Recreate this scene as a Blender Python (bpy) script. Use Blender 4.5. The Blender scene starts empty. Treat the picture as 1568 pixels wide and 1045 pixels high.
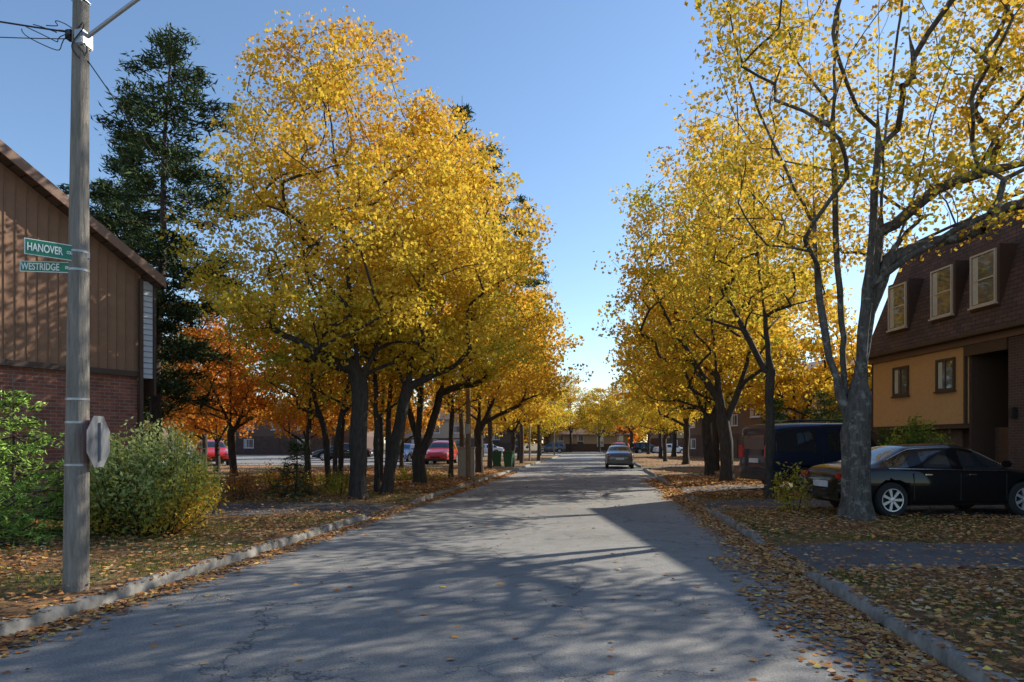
import bpy, bmesh, math, random
import numpy as np
from mathutils import Vector, Matrix

scene = bpy.context.scene
FW = np.array([-0.1300, 0.9915]); RT = np.array([0.9915, 0.1300])
H_EYE = 1.65
KL, KR = -4.98, 2.49          # kerb lines (road runs along +Y)

def at(c, D):
    v = FW * D + RT * c
    return float(v[0]), float(v[1])
def ang(c, D):
    v = FW * D + RT * c
    return math.atan2(v[1], v[0])

# ------------------------------------------------------------------ materials
def new_mat(name):
    m = bpy.data.materials.new(name); m.use_nodes = True
    nt = m.node_tree
    return m, nt, nt.nodes['Principled BSDF']

def noise_node(nt, scale, detail=4, rough=0.6, vec=None):
    n = nt.nodes.new('ShaderNodeTexNoise')
    n.inputs['Scale'].default_value = scale
    n.inputs['Detail'].default_value = detail
    n.inputs['Roughness'].default_value = rough
    if vec is not None: nt.links.new(vec, n.inputs['Vector'])
    return n
def ramp(nt, fac, stops):
    r = nt.nodes.new('ShaderNodeValToRGB')
    el = r.color_ramp.elements
    while len(el) < len(stops): el.new(0.5)
    for e, (p, c) in zip(el, stops):
        e.position = p; e.color = (c[0], c[1], c[2], 1)
    nt.links.new(fac, r.inputs[0])
    return r
def mixc(nt, fac, a, b, mode='MIX'):
    m = nt.nodes.new('ShaderNodeMix'); m.data_type = 'RGBA'; m.blend_type = mode
    for sock, v in ((m.inputs[0], fac), (m.inputs[6], a), (m.inputs[7], b)):
        if hasattr(v, 'is_linked') or hasattr(v, 'links'): nt.links.new(v, sock)
        elif isinstance(v, (int, float)): sock.default_value = v
        else: sock.default_value = (v[0], v[1], v[2], 1)
    return m.outputs[2]
def mathn(nt, op, a, b=0.0):
    m = nt.nodes.new('ShaderNodeMath'); m.operation = op
    for s, v in ((m.inputs[0], a), (m.inputs[1], b)):
        if isinstance(v, (int, float)): s.default_value = v
        else: nt.links.new(v, s)
    return m.outputs[0]
def bump(nt, h, strength, dist, bsdf):
    b = nt.nodes.new('ShaderNodeBump'); b.inputs['Strength'].default_value = strength
    b.inputs['Distance'].default_value = dist
    nt.links.new(h, b.inputs['Height']); nt.links.new(b.outputs[0], bsdf.inputs['Normal'])
def coord(nt, kind='Object'):
    return nt.nodes.new('ShaderNodeTexCoord').outputs[kind]

def simple(name, col, rough=0.6, metal=0.0, var=0.15, scale=8, bmp=0.0, coat=0.0):
    m, nt, b = new_mat(name)
    n = noise_node(nt, scale, 5, 0.65, coord(nt))
    lo = [c * (1 - var) for c in col]; hi = [min(1, c * (1 + var)) for c in col]
    r = ramp(nt, n.outputs[0], [(0.3, lo), (0.7, hi)])
    nt.links.new(r.outputs[0], b.inputs['Base Color'])
    b.inputs['Roughness'].default_value = rough; b.inputs['Metallic'].default_value = metal
    if coat: b.inputs['Coat Weight'].default_value = coat; b.inputs['Coat Roughness'].default_value = 0.04
    if bmp: bump(nt, n.outputs[0], bmp, 0.02, b)
    return m

def leaf_mat(name, trans=0.45):
    m, nt, b = new_mat(name)
    nt.nodes.remove(b)
    out = nt.nodes['Material Output']
    a = nt.nodes.new('ShaderNodeAttribute'); a.attribute_name = 'Col'
    oi = nt.nodes.new('ShaderNodeObjectInfo')
    col = mixc(nt, 1.0, a.outputs['Color'], oi.outputs['Color'], 'MULTIPLY')
    d = nt.nodes.new('ShaderNodeBsdfDiffuse'); t = nt.nodes.new('ShaderNodeBsdfTranslucent')
    nt.links.new(col, d.inputs[0]); nt.links.new(col, t.inputs[0])
    if trans <= 0:
        nt.links.new(d.outputs[0], out.inputs[0]); return m
    mx = nt.nodes.new('ShaderNodeMixShader'); mx.inputs[0].default_value = trans
    nt.links.new(d.outputs[0], mx.inputs[1]); nt.links.new(t.outputs[0], mx.inputs[2])
    nt.links.new(mx.outputs[0], out.inputs[0])
    return m

M_LEAF = leaf_mat('autumn_leaf', 0.45)
M_NEEDLE = leaf_mat('needle', 0.0)
M_GRASS = leaf_mat('grass_blade', 0.3)
M_LITTER = leaf_mat('leaf_litter', 0.0)

def bark(name, dark, light, scale=14, zs=0.22, blot=0.6, lichen=None):
    m, nt, b = new_mat(name)
    mp = nt.nodes.new('ShaderNodeMapping'); mp.inputs['Scale'].default_value = (1, 1, zs)
    nt.links.new(coord(nt), mp.inputs[0])
    n = noise_node(nt, scale, 7, 0.7, mp.outputs[0])
    n2 = noise_node(nt, 1.6, 3, 0.5, coord(nt))
    r = ramp(nt, n.outputs[0], [(0.36, dark), (0.62, light)])
    c = mixc(nt, mathn(nt, 'MULTIPLY', n2.outputs[0], blot), r.outputs[0], [x * 0.6 for x in light])
    if lichen:
        n3 = noise_node(nt, 5, 6, 0.75, coord(nt))
        k = ramp(nt, n3.outputs[0], [(0.53, (0, 0, 0)), (0.6, (0.8, 0.8, 0.8))])
        c = mixc(nt, k.outputs[0], c, lichen)
    nt.links.new(c, b.inputs['Base Color']); b.inputs['Roughness'].default_value = 0.9
    bump(nt, n.outputs[0], 1.0, 0.05, b)
    return m
M_BARK = bark('maple_bark_dark', (0.018, 0.014, 0.011), (0.075, 0.06, 0.048))
M_BARKL = bark('maple_bark_grey', (0.03, 0.025, 0.02), (0.15, 0.13, 0.11), 16, 0.2, 0.6, (0.25, 0.24, 0.205))
M_BARKP = bark('spruce_bark', (0.03, 0.022, 0.018), (0.11, 0.08, 0.06))

# asphalt
def asphalt(name, base, cracks=True):
    m, nt, b = new_mat(name)
    co = coord(nt)
    big = noise_node(nt, 0.35, 4, 0.6, co)
    fine = noise_node(nt, 55, 3, 0.8, co)
    mid = noise_node(nt, 4, 6, 0.7, co)
    r = ramp(nt, big.outputs[0], [(0.3, [c * 0.78 for c in base]), (0.7, [c * 1.15 for c in base])])
    rf = ramp(nt, fine.outputs[0], [(0.3, (0.5, 0.5, 0.5)), (0.7, (1.4, 1.4, 1.4))])
    rm = ramp(nt, mid.outputs[0], [(0.3, (0.82, 0.82, 0.82)), (0.7, (1.12, 1.12, 1.12))])
    c = mixc(nt, 1.0, r.outputs[0], rf.outputs[0], 'MULTIPLY')
    c = mixc(nt, 1.0, c, rm.outputs[0], 'MULTIPLY')
    if cracks:
        dn = noise_node(nt, 1.3, 5, 0.7, co)
        vm = nt.nodes.new('ShaderNodeVectorMath'); vm.operation = 'MULTIPLY_ADD'
        nt.links.new(dn.outputs['Color'], vm.inputs[0]); vm.inputs[1].default_value = (1.1, 1.1, 1.1)
        nt.links.new(co, vm.inputs[2])
        tot = None
        for sc, th, lo, hi in ((0.33, 0.007, 0.42, 0.52), (1.3, 0.018, 0.53, 0.60)):
            v = nt.nodes.new('ShaderNodeTexVoronoi'); v.feature = 'DISTANCE_TO_EDGE'
            v.inputs['Scale'].default_value = sc
            nt.links.new(vm.outputs[0], v.inputs['Vector'])
            rr = ramp(nt, v.outputs['Distance'], [(0.0, (1, 1, 1)), (th, (0, 0, 0))])
            mk = noise_node(nt, 0.4 + sc * 0.3, 2, 0.5, co)
            mr = ramp(nt, mk.outputs[0], [(lo, (0, 0, 0)), (hi, (1, 1, 1))])
            x = mathn(nt, 'MULTIPLY', rr.outputs[0], mr.outputs[0])
            tot = x if tot is None else mathn(nt, 'MAXIMUM', tot, x)
        c = mixc(nt, mathn(nt, 'MULTIPLY', tot, 0.75), c, (0.03, 0.028, 0.025))
        bump(nt, mathn(nt, 'SUBTRACT', fine.outputs[0], mathn(nt, 'MULTIPLY', tot, 1.5)), 0.45, 0.012, b)
    else:
        bump(nt, fine.outputs[0], 0.4, 0.01, b)
    nt.links.new(c, b.inputs['Base Color'])
    b.inputs['Roughness'].default_value = 0.88
    return m
M_ROAD = asphalt('old_asphalt', (0.25, 0.24, 0.222))
M_DRIVE = asphalt('driveway_asphalt', (0.10, 0.096, 0.094), False)

def verge_mat():
    m, nt, b = new_mat('verge_grass_and_leaf')
    co = coord(nt)
    a = noise_node(nt, 0.6, 4, 0.6, co); f = noise_node(nt, 30, 5, 0.8, co)
    g = ramp(nt, f.outputs[0], [(0.3, (0.045, 0.055, 0.017)), (0.7, (0.15, 0.16, 0.045))])
    l = ramp(nt, f.outputs[0], [(0.3, (0.09, 0.05, 0.025)), (0.7, (0.40, 0.21, 0.08))])
    k = ramp(nt, a.outputs[0], [(0.32, (0, 0, 0)), (0.52, (1, 1, 1))])
    nt.links.new(mixc(nt, k.outputs[0], g.outputs[0], l.outputs[0]), b.inputs['Base Color'])
    b.inputs['Roughness'].default_value = 0.95
    bump(nt, f.outputs[0], 0.8, 0.03, b)
    return m
M_VERGE = verge_mat()
M_KERB = simple('kerb_concrete', (0.22, 0.205, 0.18), 0.9, var=0.5, scale=5, bmp=0.7)
M_CONC = simple('concrete', (0.3, 0.29, 0.27), 0.9, var=0.2, scale=5)

def wallvec(nt):
    co = coord(nt); s = nt.nodes.new('ShaderNodeSeparateXYZ'); nt.links.new(co, s.inputs[0])
    cb = nt.nodes.new('ShaderNodeCombineXYZ')
    nt.links.new(mathn(nt, 'ADD', s.outputs[0], s.outputs[1]), cb.inputs[0]); nt.links.new(s.outputs[2], cb.inputs[1])
    return cb.outputs[0], s
def brick_mat(name, c1, c2, mortar):
    m, nt, b = new_mat(name)
    v, s = wallvec(nt)
    t = nt.nodes.new('ShaderNodeTexBrick')
    t.inputs['Scale'].default_value = 1.0; t.inputs['Brick Width'].default_value = 0.22
    t.inputs['Row Height'].default_value = 0.075; t.inputs['Mortar Size'].default_value = 0.008
    t.inputs['Color1'].default_value = (*c1, 1); t.inputs['Color2'].default_value = (*c2, 1); t.inputs['Mortar'].default_value = (*mortar, 1)
    t.inputs['Bias'].default_value = -0.1
    nt.links.new(v, t.inputs['Vector'])
    n = noise_node(nt, 2.5, 5, 0.7, coord(nt))
    r = ramp(nt, n.outputs[0], [(0.3, (0.7, 0.7, 0.7)), (0.7, (1.2, 1.2, 1.2))])
    nt.links.new(mixc(nt, 1.0, t.outputs[0], r.outputs[0], 'MULTIPLY'), b.inputs['Base Color'])
    b.inputs['Roughness'].default_value = 0.9
    bump(nt, mathn(nt, 'SUBTRACT', 1.0, t.outputs['Fac']), 0.5, 0.01, b)
    return m
M_BRICK = brick_mat('red_brown_brick', (0.31, 0.10, 0.06), (0.18, 0.06, 0.04), (0.24, 0.19, 0.16))
M_BRICK2 = brick_mat('dark_brick', (0.11, 0.055, 0.04), (0.08, 0.042, 0.033), (0.12, 0.1, 0.085))
def shingle_mat(name, c1, c2):
    m, nt, b = new_mat(name)
    v, s = wallvec(nt)
    t = nt.nodes.new('ShaderNodeTexBrick')
    t.inputs['Scale'].default_value = 1.0; t.inputs['Brick Width'].default_value = 0.3
    t.inputs['Row Height'].default_value = 0.13; t.inputs['Mortar Size'].default_value = 0.008
    t.inputs['Color1'].default_value = (*c1, 1); t.inputs['Color2'].default_value = (*c2, 1)
    t.inputs['Mortar'].default_value = (0.02, 0.015, 0.012, 1)
    nt.links.new(v, t.inputs['Vector'])
    n = noise_node(nt, 30, 4, 0.8, coord(nt)); n2 = noise_node(nt, 0.9, 5, 0.7, coord(nt))
    r = ramp(nt, n.outputs[0], [(0.3, (0.7, 0.7, 0.7)), (0.7, (1.25, 1.25, 1.25))])
    r2 = ramp(nt, n2.outputs[0], [(0.35, (0.75, 0.75, 0.75)), (0.65, (1.25, 1.2, 1.15))])
    c = mixc(nt, 1.0, t.outputs[0], r.outputs[0], 'MULTIPLY')
    nt.links.new(mixc(nt, 1.0, c, r2.outputs[0], 'MULTIPLY'), b.inputs['Base Color'])
    b.inputs['Roughness'].default_value = 0.95
    bump(nt, mathn(nt, 'SUBTRACT', 1.0, t.outputs['Fac']), 0.6, 0.015, b)
    return m
M_SHING = shingle_mat('mansard_shingle', (0.13, 0.076, 0.06), (0.082, 0.052, 0.043))
M_SIDING = simple('brown_siding', (0.25, 0.133, 0.075), 0.75, var=0.12, scale=3)
M_TAN = simple('tan_stucco', (0.56, 0.32, 0.14), 0.9, var=0.08, scale=10, bmp=0.2)
M_BROWN = simple('brown_trim', (0.07, 0.04, 0.028), 0.6, var=0.1)
M_BROWNL = simple('brown_fascia', (0.20, 0.11, 0.07), 0.6, var=0.1)
M_WHITE = simple('white_vinyl', (0.6, 0.62, 0.66), 0.5, var=0.05)
M_FRAME = simple('window_frame', (0.50, 0.44, 0.39), 0.5, var=0.05)
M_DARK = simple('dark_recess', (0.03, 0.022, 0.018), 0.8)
def glass_mat(name, col, rough=0.05, metal=0.0):
    m, nt, b = new_mat(name)
    n = noise_node(nt, 0.8, 2, 0.5, coord(nt))
    r = ramp(nt, n.outputs[0], [(0.3, [c * 0.7 for c in col]), (0.7, col)])
    nt.links.new(r.outputs[0], b.inputs['Base Color'])
    b.inputs['Roughness'].default_value = rough; b.inputs['Specular IOR Level'].default_value = 1.0
    b.inputs['Metallic'].default_value = metal
    return m
M_GLASS = glass_mat('window_glass', (0.16, 0.18, 0.20), 0.05, 0.5)
M_CGLASS = glass_mat('car_glass', (0.02, 0.025, 0.03), 0.03, 0.0)
M_CURT = simple('curtain', (0.5, 0.48, 0.42), 0.9)

# ------------------------------------------------------------------ mesh helpers
def link(o):
    scene.collection.objects.link(o); return o
def empty(name, loc=(0, 0, 0), rz=0.0):
    e = bpy.data.objects.new(name, None); e.location = loc; e.rotation_euler = (0, 0, rz)
    e.empty_display_size = 0.3
    return link(e)
def mesh_np(name, V, F, mats, matidx=None, col=None, smooth=False, nper=4):
    me = bpy.data.meshes.new(name)
    V = np.asarray(V, dtype=np.float32); F = np.asarray(F, dtype=np.int32)
    me.vertices.add(len(V)); me.vertices.foreach_set('co', V.ravel())
    me.loops.add(F.size); me.loops.foreach_set('vertex_index', F.ravel())
    me.polygons.add(len(F)); me.polygons.foreach_set('loop_start', np.arange(0, F.size, F.shape[1], dtype=np.int32))
    if smooth: me.polygons.foreach_set('use_smooth', np.ones(len(F), dtype=bool))
    for m in mats: me.materials.append(m)
    if matidx is not None: me.polygons.foreach_set('material_index', np.asarray(matidx, dtype=np.int32))
    if col is not None:
        ca = me.color_attributes.new('Col', 'FLOAT_COLOR', 'POINT')
        c4 = np.ones((len(V), 4), dtype=np.float32); c4[:, :3] = col
        ca.data.foreach_set('color', c4.ravel())
    me.update(calc_edges=True)
    return me
def obj(name, me, parent=None, loc=(0, 0, 0), rot=(0, 0, 0)):
    o = bpy.data.objects.new(name, me); o.location = loc; o.rotation_euler = rot
    if parent is not None: o.parent = parent
    return link(o)
def bm_obj(name, bm, mats, parent=None, loc=(0, 0, 0), rot=(0, 0, 0), smooth=False):
    me = bpy.data.meshes.new(name); bm.normal_update(); bm.to_mesh(me); bm.free()
    for m in mats: me.materials.append(m)
    if smooth:
        for p in me.polygons: p.use_smooth = True
    return obj(name, me, parent, loc, rot)
def box(name, lo, hi, mat, parent=None, bev=0.0, rot=(0, 0, 0)):
    bm = bmesh.new()
    c = [(a + b) / 2 for a, b in zip(lo, hi)]; d = [abs(b - a) for a, b in zip(lo, hi)]
    bmesh.ops.create_cube(bm, size=1.0)
    for v in bm.verts: v.co = Vector((v.co.x * d[0], v.co.y * d[1], v.co.z * d[2]))
    if bev: bmesh.ops.bevel(bm, geom=bm.edges[:], offset=bev, segments=2, affect='EDGES')
    return bm_obj(name, bm, [mat], parent, c, rot)
def poly(name, verts, faces, mat, parent=None):
    me = bpy.data.meshes.new(name); me.from_pydata(verts, [], faces); me.materials.append(mat); me.update()
    return obj(name, me, parent)

def tube_arrays(pts, rad, n=6, rough=0.0):
    pts = np.asarray(pts, float); k = len(pts)
    tan = np.gradient(pts, axis=0); tan /= np.linalg.norm(tan, axis=1)[:, None] + 1e-9
    ref = np.array([1.0, 0.13, 0.07]) if abs(tan[0][0]) < 0.8 else np.array([0.1, 1.0, 0.05])
    u = np.cross(tan, ref); u /= np.linalg.norm(u, axis=1)[:, None] + 1e-9
    v = np.cross(tan, u)
    a = np.linspace(0, 2 * np.pi, n, endpoint=False)
    ring = np.cos(a)[None, :, None] * u[:, None, :] + np.sin(a)[None, :, None] * v[:, None, :]
    R = np.repeat(np.asarray(rad, float)[:, None], n, 1)
    if rough > 0:
        z = pts[:, 2][:, None]; A = a[None, :]
        R = R * (1 + rough * (np.sin(3 * A + z * 0.9) + 0.7 * np.sin(5 * A - 1.7 * z + 1) + 0.6 * np.sin(2 * A + 2.9 * z)))
    V = pts[:, None, :] + ring * R[:, :, None]
    i = np.arange(k - 1)[:, None] * n; j = np.arange(n)[None, :]; j2 = (j + 1) % n
    F = np.stack([i + j, i + j2, i + n + j2, i + n + j], -1).reshape(-1, 4)
    return V.reshape(-1, 3), F
def tubes(name, lst, mat, parent=None, smooth=True, loc=(0, 0, 0)):
    Vs, Fs, off = [], [], 0
    for p, r, n in lst:
        V, F = tube_arrays(p, r, n); Vs.append(V); Fs.append(F + off); off += len(V)
    me = mesh_np(name, np.vstack(Vs), np.vstack(Fs), [mat], smooth=smooth)
    return obj(name, me, parent, loc)

def unit(a): return a / (np.linalg.norm(a, axis=-1, keepdims=True) + 1e-9)
def leaf_arrays(rng, C, size, aspect, col, up=0.6, direction=None, dspread=1.0):
    N = len(C)
    nrm = unit(rng.normal(size=(N, 3)) + np.array([0, 0, up]))
    u = rng.normal(size=(N, 3))
    if direction is not None: u = unit(direction) + u * dspread
    u = unit(u); v = unit(np.cross(u, nrm)); s = size[:, None]
    curl = np.cross(u, v) * s * 0.12
    V = np.stack([C - u * s * 0.5, C - u * s * 0.05 + v * s * aspect * 0.5 + curl, C + u * s * 0.5, C - u * s * 0.05 - v * s * aspect * 0.5 + curl], 1)
    F = np.arange(4 * N).reshape(N, 4)
    return V.reshape(-1, 3), F, np.repeat(col, 4, axis=0)

# ------------------------------------------------------------------ trees
YEL = np.array([0.84, 0.60, 0.075]); GOLD = np.array([0.84, 0.48, 0.055]); ORG = np.array([0.82, 0.30, 0.045])
OLV = np.array([0.48, 0.48, 0.06]); GRN = np.array([0.11, 0.18, 0.035]); BRN = np.array([0.36, 0.17, 0.06])
def sample_crown(rng, n, ctr, prof, lobe=0.22, shell=0.42):
    zs = np.array([p[0] for p in prof]); rs = np.array([p[1] for p in prof])
    ph = rng.uniform(0, 6.28, 8); out = []
    while len(out) < n:
        z = rng.uniform(zs[0], zs[-1]); r = np.interp(z, zs, rs)
        if rng.random() > (r / rs.max()) ** 1.6 + 0.04: continue
        th = rng.uniform(0, 6.283)
        k = 1 + lobe * (0.6 * math.sin(2 * th + 0.8 * z + ph[0]) + 0.5 * math.sin(3 * th - 1.3 * z + ph[1]) + 0.4 * math.sin(5 * th + 2.1 * z + ph[2]))
        rr = r * k * rng.random() ** shell
        x, y = rr * math.cos(th), rr * math.sin(th)
        g = math.sin(1.5 * x + ph[3]) * math.sin(1.4 * y + ph[4]) * math.sin(1.6 * z + ph[5])
        if g > 0.13 and rng.random() < 0.9: continue
        out.append((ctr[0] + x, ctr[1] + y, z))
    return np.array(out)

def grow(rng, trunks, r0, clusters, sides=8, cap=1.0):
    pos, par, chains = [], [], []
    def add_chain(pts, parent):
        ids = []
        for p in pts:
            pos.append(np.array(p, float)); par.append(parent); parent = len(pos) - 1; ids.append(parent)
        return ids
    def dens(pts, step=0.35, jit=0.014):
        pts = [np.array(p, float) for p in pts]; out = [pts[0]]
        n0 = len(pts)
        for i in range(n0 - 1):
            p0 = pts[max(i - 1, 0)]; p1 = pts[i]; p2 = pts[i + 1]; p3 = pts[min(i + 2, n0 - 1)]
            k = max(1, int(np.linalg.norm(p2 - p1) / step))
            for t in range(1, k + 1):
                s = t / k
                q = 0.5 * ((2 * p1) + (-p0 + p2) * s + (2 * p0 - 5 * p1 + 4 * p2 - p3) * s ** 2 + (-p0 + 3 * p1 - 3 * p2 + p3) * s ** 3)
                out.append(q + rng.normal(size=3) * jit)
        return out
    for i, t in enumerate(trunks):
        d = dens(t)
        if i == 0: chains.append(([], add_chain(d, -1)))
        else:
            P = np.array(pos); a = int(np.argmin(np.linalg.norm(P - d[0], axis=1)))
            chains.append(([a], add_chain(d[1:], a)))
    zmin = clusters[:, 2].min() - 1.5
    order = np.argsort(np.linalg.norm((clusters - np.array([trunks[0][-1][0], trunks[0][-1][1], zmin])) * np.array([1, 1, 0.75]), axis=1))
    tips = []
    buf = np.zeros((60000, 3)); nb = len(pos); buf[:nb] = np.array(pos)
    for ci in order:
        q = clusters[ci]
        dlt = q - buf[:nb]; dist = np.linalg.norm(dlt, axis=1)
        hd = np.linalg.norm(dlt[:, :2], axis=1)
        cost = dist + 1.5 * np.maximum(0, -dlt[:, 2] + 0.45 * hd) + 4 * (buf[:nb, 2] < zmin)
        a = int(np.argmin(cost)); p = buf[a].copy(); L = dist[a]
        k = max(2, int(L / 0.38))
        pd = p - pos[par[a]] if par[a] >= 0 else np.array([0, 0, 1.0])
        pd = pd / (np.linalg.norm(pd) + 1e-9)
        m = p + (q - p) * 0.45 + pd * L * 0.12 - np.array([0, 0, 0.04 * L]) + rng.normal(size=3) * 0.03 * L
        pts = []
        for t in range(1, k + 1):
            s = t / k
            pts.append((1 - s) ** 2 * p + 2 * s * (1 - s) * m + s * s * q + rng.normal(size=3) * 0.018)
        ids = add_chain(pts, a); chains.append(([a], ids)); tips.append(ids[-1])
        buf[nb:nb + len(pts)] = np.array(pts); nb += len(pts)
    w = np.zeros(len(pos)); 
    for t in tips: w[t] += 1
    for i in range(len(pos) - 1, -1, -1):
        w[i] = max(w[i], 0.6)
        if par[i] >= 0: w[par[i]] += w[i] if w[i] >= 1 else 0
    r = r0 * (w / w[0]) ** 0.62
    r = np.maximum(r, 0.006)
    P = np.array(pos)
    if cap < 1:
        lim = np.where(P[:, 2] > zmin - 1.2, r0 * cap, 9.0)
        lim = np.where(P[:, 2] > 7.5, r0 * cap * 0.7, lim)
        r = np.minimum(r, lim)
    flare = 1 + 0.45 * np.clip(1 - P[:, 2] / 0.6, 0, 1) ** 2
    lst = []
    for st, ids in chains:
        idx = st + ids; rr = r[idx].copy()
        if st: rr[0] = min(rr[0], rr[1] * 1.25)
        rr = rr * flare[idx]
        n = sides + 6 if rr.max() > 0.12 else (6 if rr.max() > 0.03 else 3)
        if len(idx) > 1: lst.append((P[idx], rr, n))
    return lst

def maple(name, loc, trunks, r0, crowns, nclus, nleaf, lsize, cols, seed, barkm=M_BARK, sd=0.4, zcol=None, shell=0.42, lobe=0.25, color=(1, 1, 1), cap=1.0):
    rng = np.random.default_rng(seed)
    root = empty(name, loc)
    tot = sum(c[2] for c in crowns)
    C = np.vstack([sample_crown(rng, int(nclus * c[2] / tot), c[0], c[1], lobe, shell) for c in crowns])
    lst = grow(rng, trunks, r0, C, cap=cap)
    Vs, Fs, off = [], [], 0
    for p, r, n in lst:
        V, F = tube_arrays(p, r, n, 0.045 if n > 10 else 0.0); Vs.append(V); Fs.append(F + off); off += len(V)
    me = mesh_np(name + '_wood', np.vstack(Vs), np.vstack(Fs), [barkm], smooth=True)
    obj('trunk_and_limbs', me, root)
    cnt = rng.poisson(nleaf, len(C)); cid = np.repeat(np.arange(len(C)), cnt)
    sc = rng.uniform(0.55, 1.3, len(C))
    g = rng.normal(size=(len(cid), 3)); g *= np.minimum(1, 1.7 / (np.linalg.norm(g, axis=1) + 1e-6))[:, None]
    pts = C[cid] + g * (sd * sc[cid])[:, None] * np.array([1, 1, 0.6])
    pal = np.array(cols)
    t = rng.random(len(C)) * (len(pal) - 1)
    if zcol is not None:
        zz = (C[:, 2] - C[:, 2].min()) / (np.ptp(C[:, 2]) + 1e-6)
        t = np.clip(zcol * zz + (1 - zcol) * rng.random(len(C)), 0, 1) * (len(pal) - 1)
    tl = np.clip(t[cid] + rng.normal(size=len(cid)) * 0.3, 0, len(pal) - 1.001)
    i = tl.astype(int); f = (tl - i)[:, None]
    col = pal[i] * (1 - f) + pal[np.minimum(i + 1, len(pal) - 1)] * f
    col = col * rng.uniform(0.65, 1.1, len(cid))[:, None]
    V, F, cc = leaf_arrays(rng, pts, lsize * rng.uniform(0.6, 1.3, len(cid)), 0.8, col)
    me2 = mesh_np(name + '_leaves', V, F, [M_LEAF], col=cc)
    o = obj('foliage', me2, root); o.color = (*color, 1)
    return root, me, me2

def tree_copy(name, loc, me, me2, rz, sc, color, zs=1.0):
    root = empty(name, loc, rz); root.scale = (sc, sc, sc * zs)
    obj('trunk_and_limbs', me, root); o = obj('foliage', me2, root); o.color = (*color, 1)
    return root

def conifer(name, loc, H, prof, seed, lean=(0, 0), whorl=0.42, nb=4, tuft=16, nlen=0.24, col=(0.035, 0.06, 0.025), r0=0.2, gapf=0.15, tw=0.12, sec=1.0):
    rng = np.random.default_rng(seed); root = empty(name, loc)
    zs = [p[0] for p in prof]; rs = [p[1] for p in prof]
    def ax(z): return np.array([lean[0] * z / H + 0.05 * math.sin(z), lean[1] * z / H, z])
    tz = np.linspace(-0.1, H, 24)
    lst = [(np.array([ax(z) for z in tz]), r0 * (1 - tz / H * 0.93).clip(0.03, 1.1), 9)]
    P, Dn = [], []
    z = zs[0]
    while z < H - 0.1:
        R = np.interp(z, zs, rs)
        k = rng.integers(nb - 1, nb + 2); a0 = rng.uniform(0, 6.28)
        for b in range(k):
            if rng.random() < gapf: continue
            a = a0 + b * 6.283 / k + rng.normal() * 0.3; L = max(0.15, R * rng.uniform(0.45, 1.2))
            n = max(4, int(L / 0.3)); s = np.linspace(0, 1, n)
            d = np.array([math.cos(a), math.sin(a), 0])
            drop = rng.uniform(0.05, 0.35)
            pts = ax(z) + d * (L * s)[:, None] + np.array([0, 0, 1]) * ((-drop * L * s + 0.55 * drop * L * s ** 2.5)[:, None])
            pts[1:] += rng.normal(size=(n - 1, 3)) * 0.03
            lst.append((pts, 0.012 + 0.016 * L * 0.6 * (1 - s * 0.85), 4))
            side = np.cross(d, [0, 0, 1])
            for q in range(1, n):
                if s[q] < 0.25: continue
                m = 1 + int(3.6 * sec * (1 - abs(s[q] - 0.7)) * min(1.5, L))
                for _ in range(m):
                    sl = rng.uniform(-1, 1) * 0.42 * L * (1.15 - s[q])
                    pp = pts[q] + side * sl + d * abs(sl) * 0.6 + np.array([0, 0, -0.08 * abs(sl)]) + rng.normal(size=3) * 0.05
                    P.append(pp); Dn.append(d * 0.8 + side * np.sign(sl) * 0.6 + np.array([0, 0, 0.25]))
        z += whorl * rng.uniform(0.7, 1.3)
    P = np.array(P); Dn = np.array(Dn)
    P2 = np.repeat(P, tuft, 0); D2 = np.repeat(Dn, tuft, 0)
    P2 = P2 + rng.normal(size=P2.shape) * np.array([tw, tw, tw * 0.6])
    c = np.array(col) * rng.uniform(0.5, 1.6, len(P))[:, None]; c = np.repeat(c, tuft, 0) * rng.uniform(0.7, 1.3, len(P2))[:, None]
    V, F, cc = leaf_arrays(rng, P2, nlen * rng.uniform(0.6, 1.2, len(P2)), 0.22, c, direction=D2, dspread=0.55)
    me = mesh_np(name + '_n', V, F, [M_NEEDLE], col=cc); obj('needles', me, root)
    tubes('trunk_and_branches', lst, M_BARKP, root)
    return root

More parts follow.
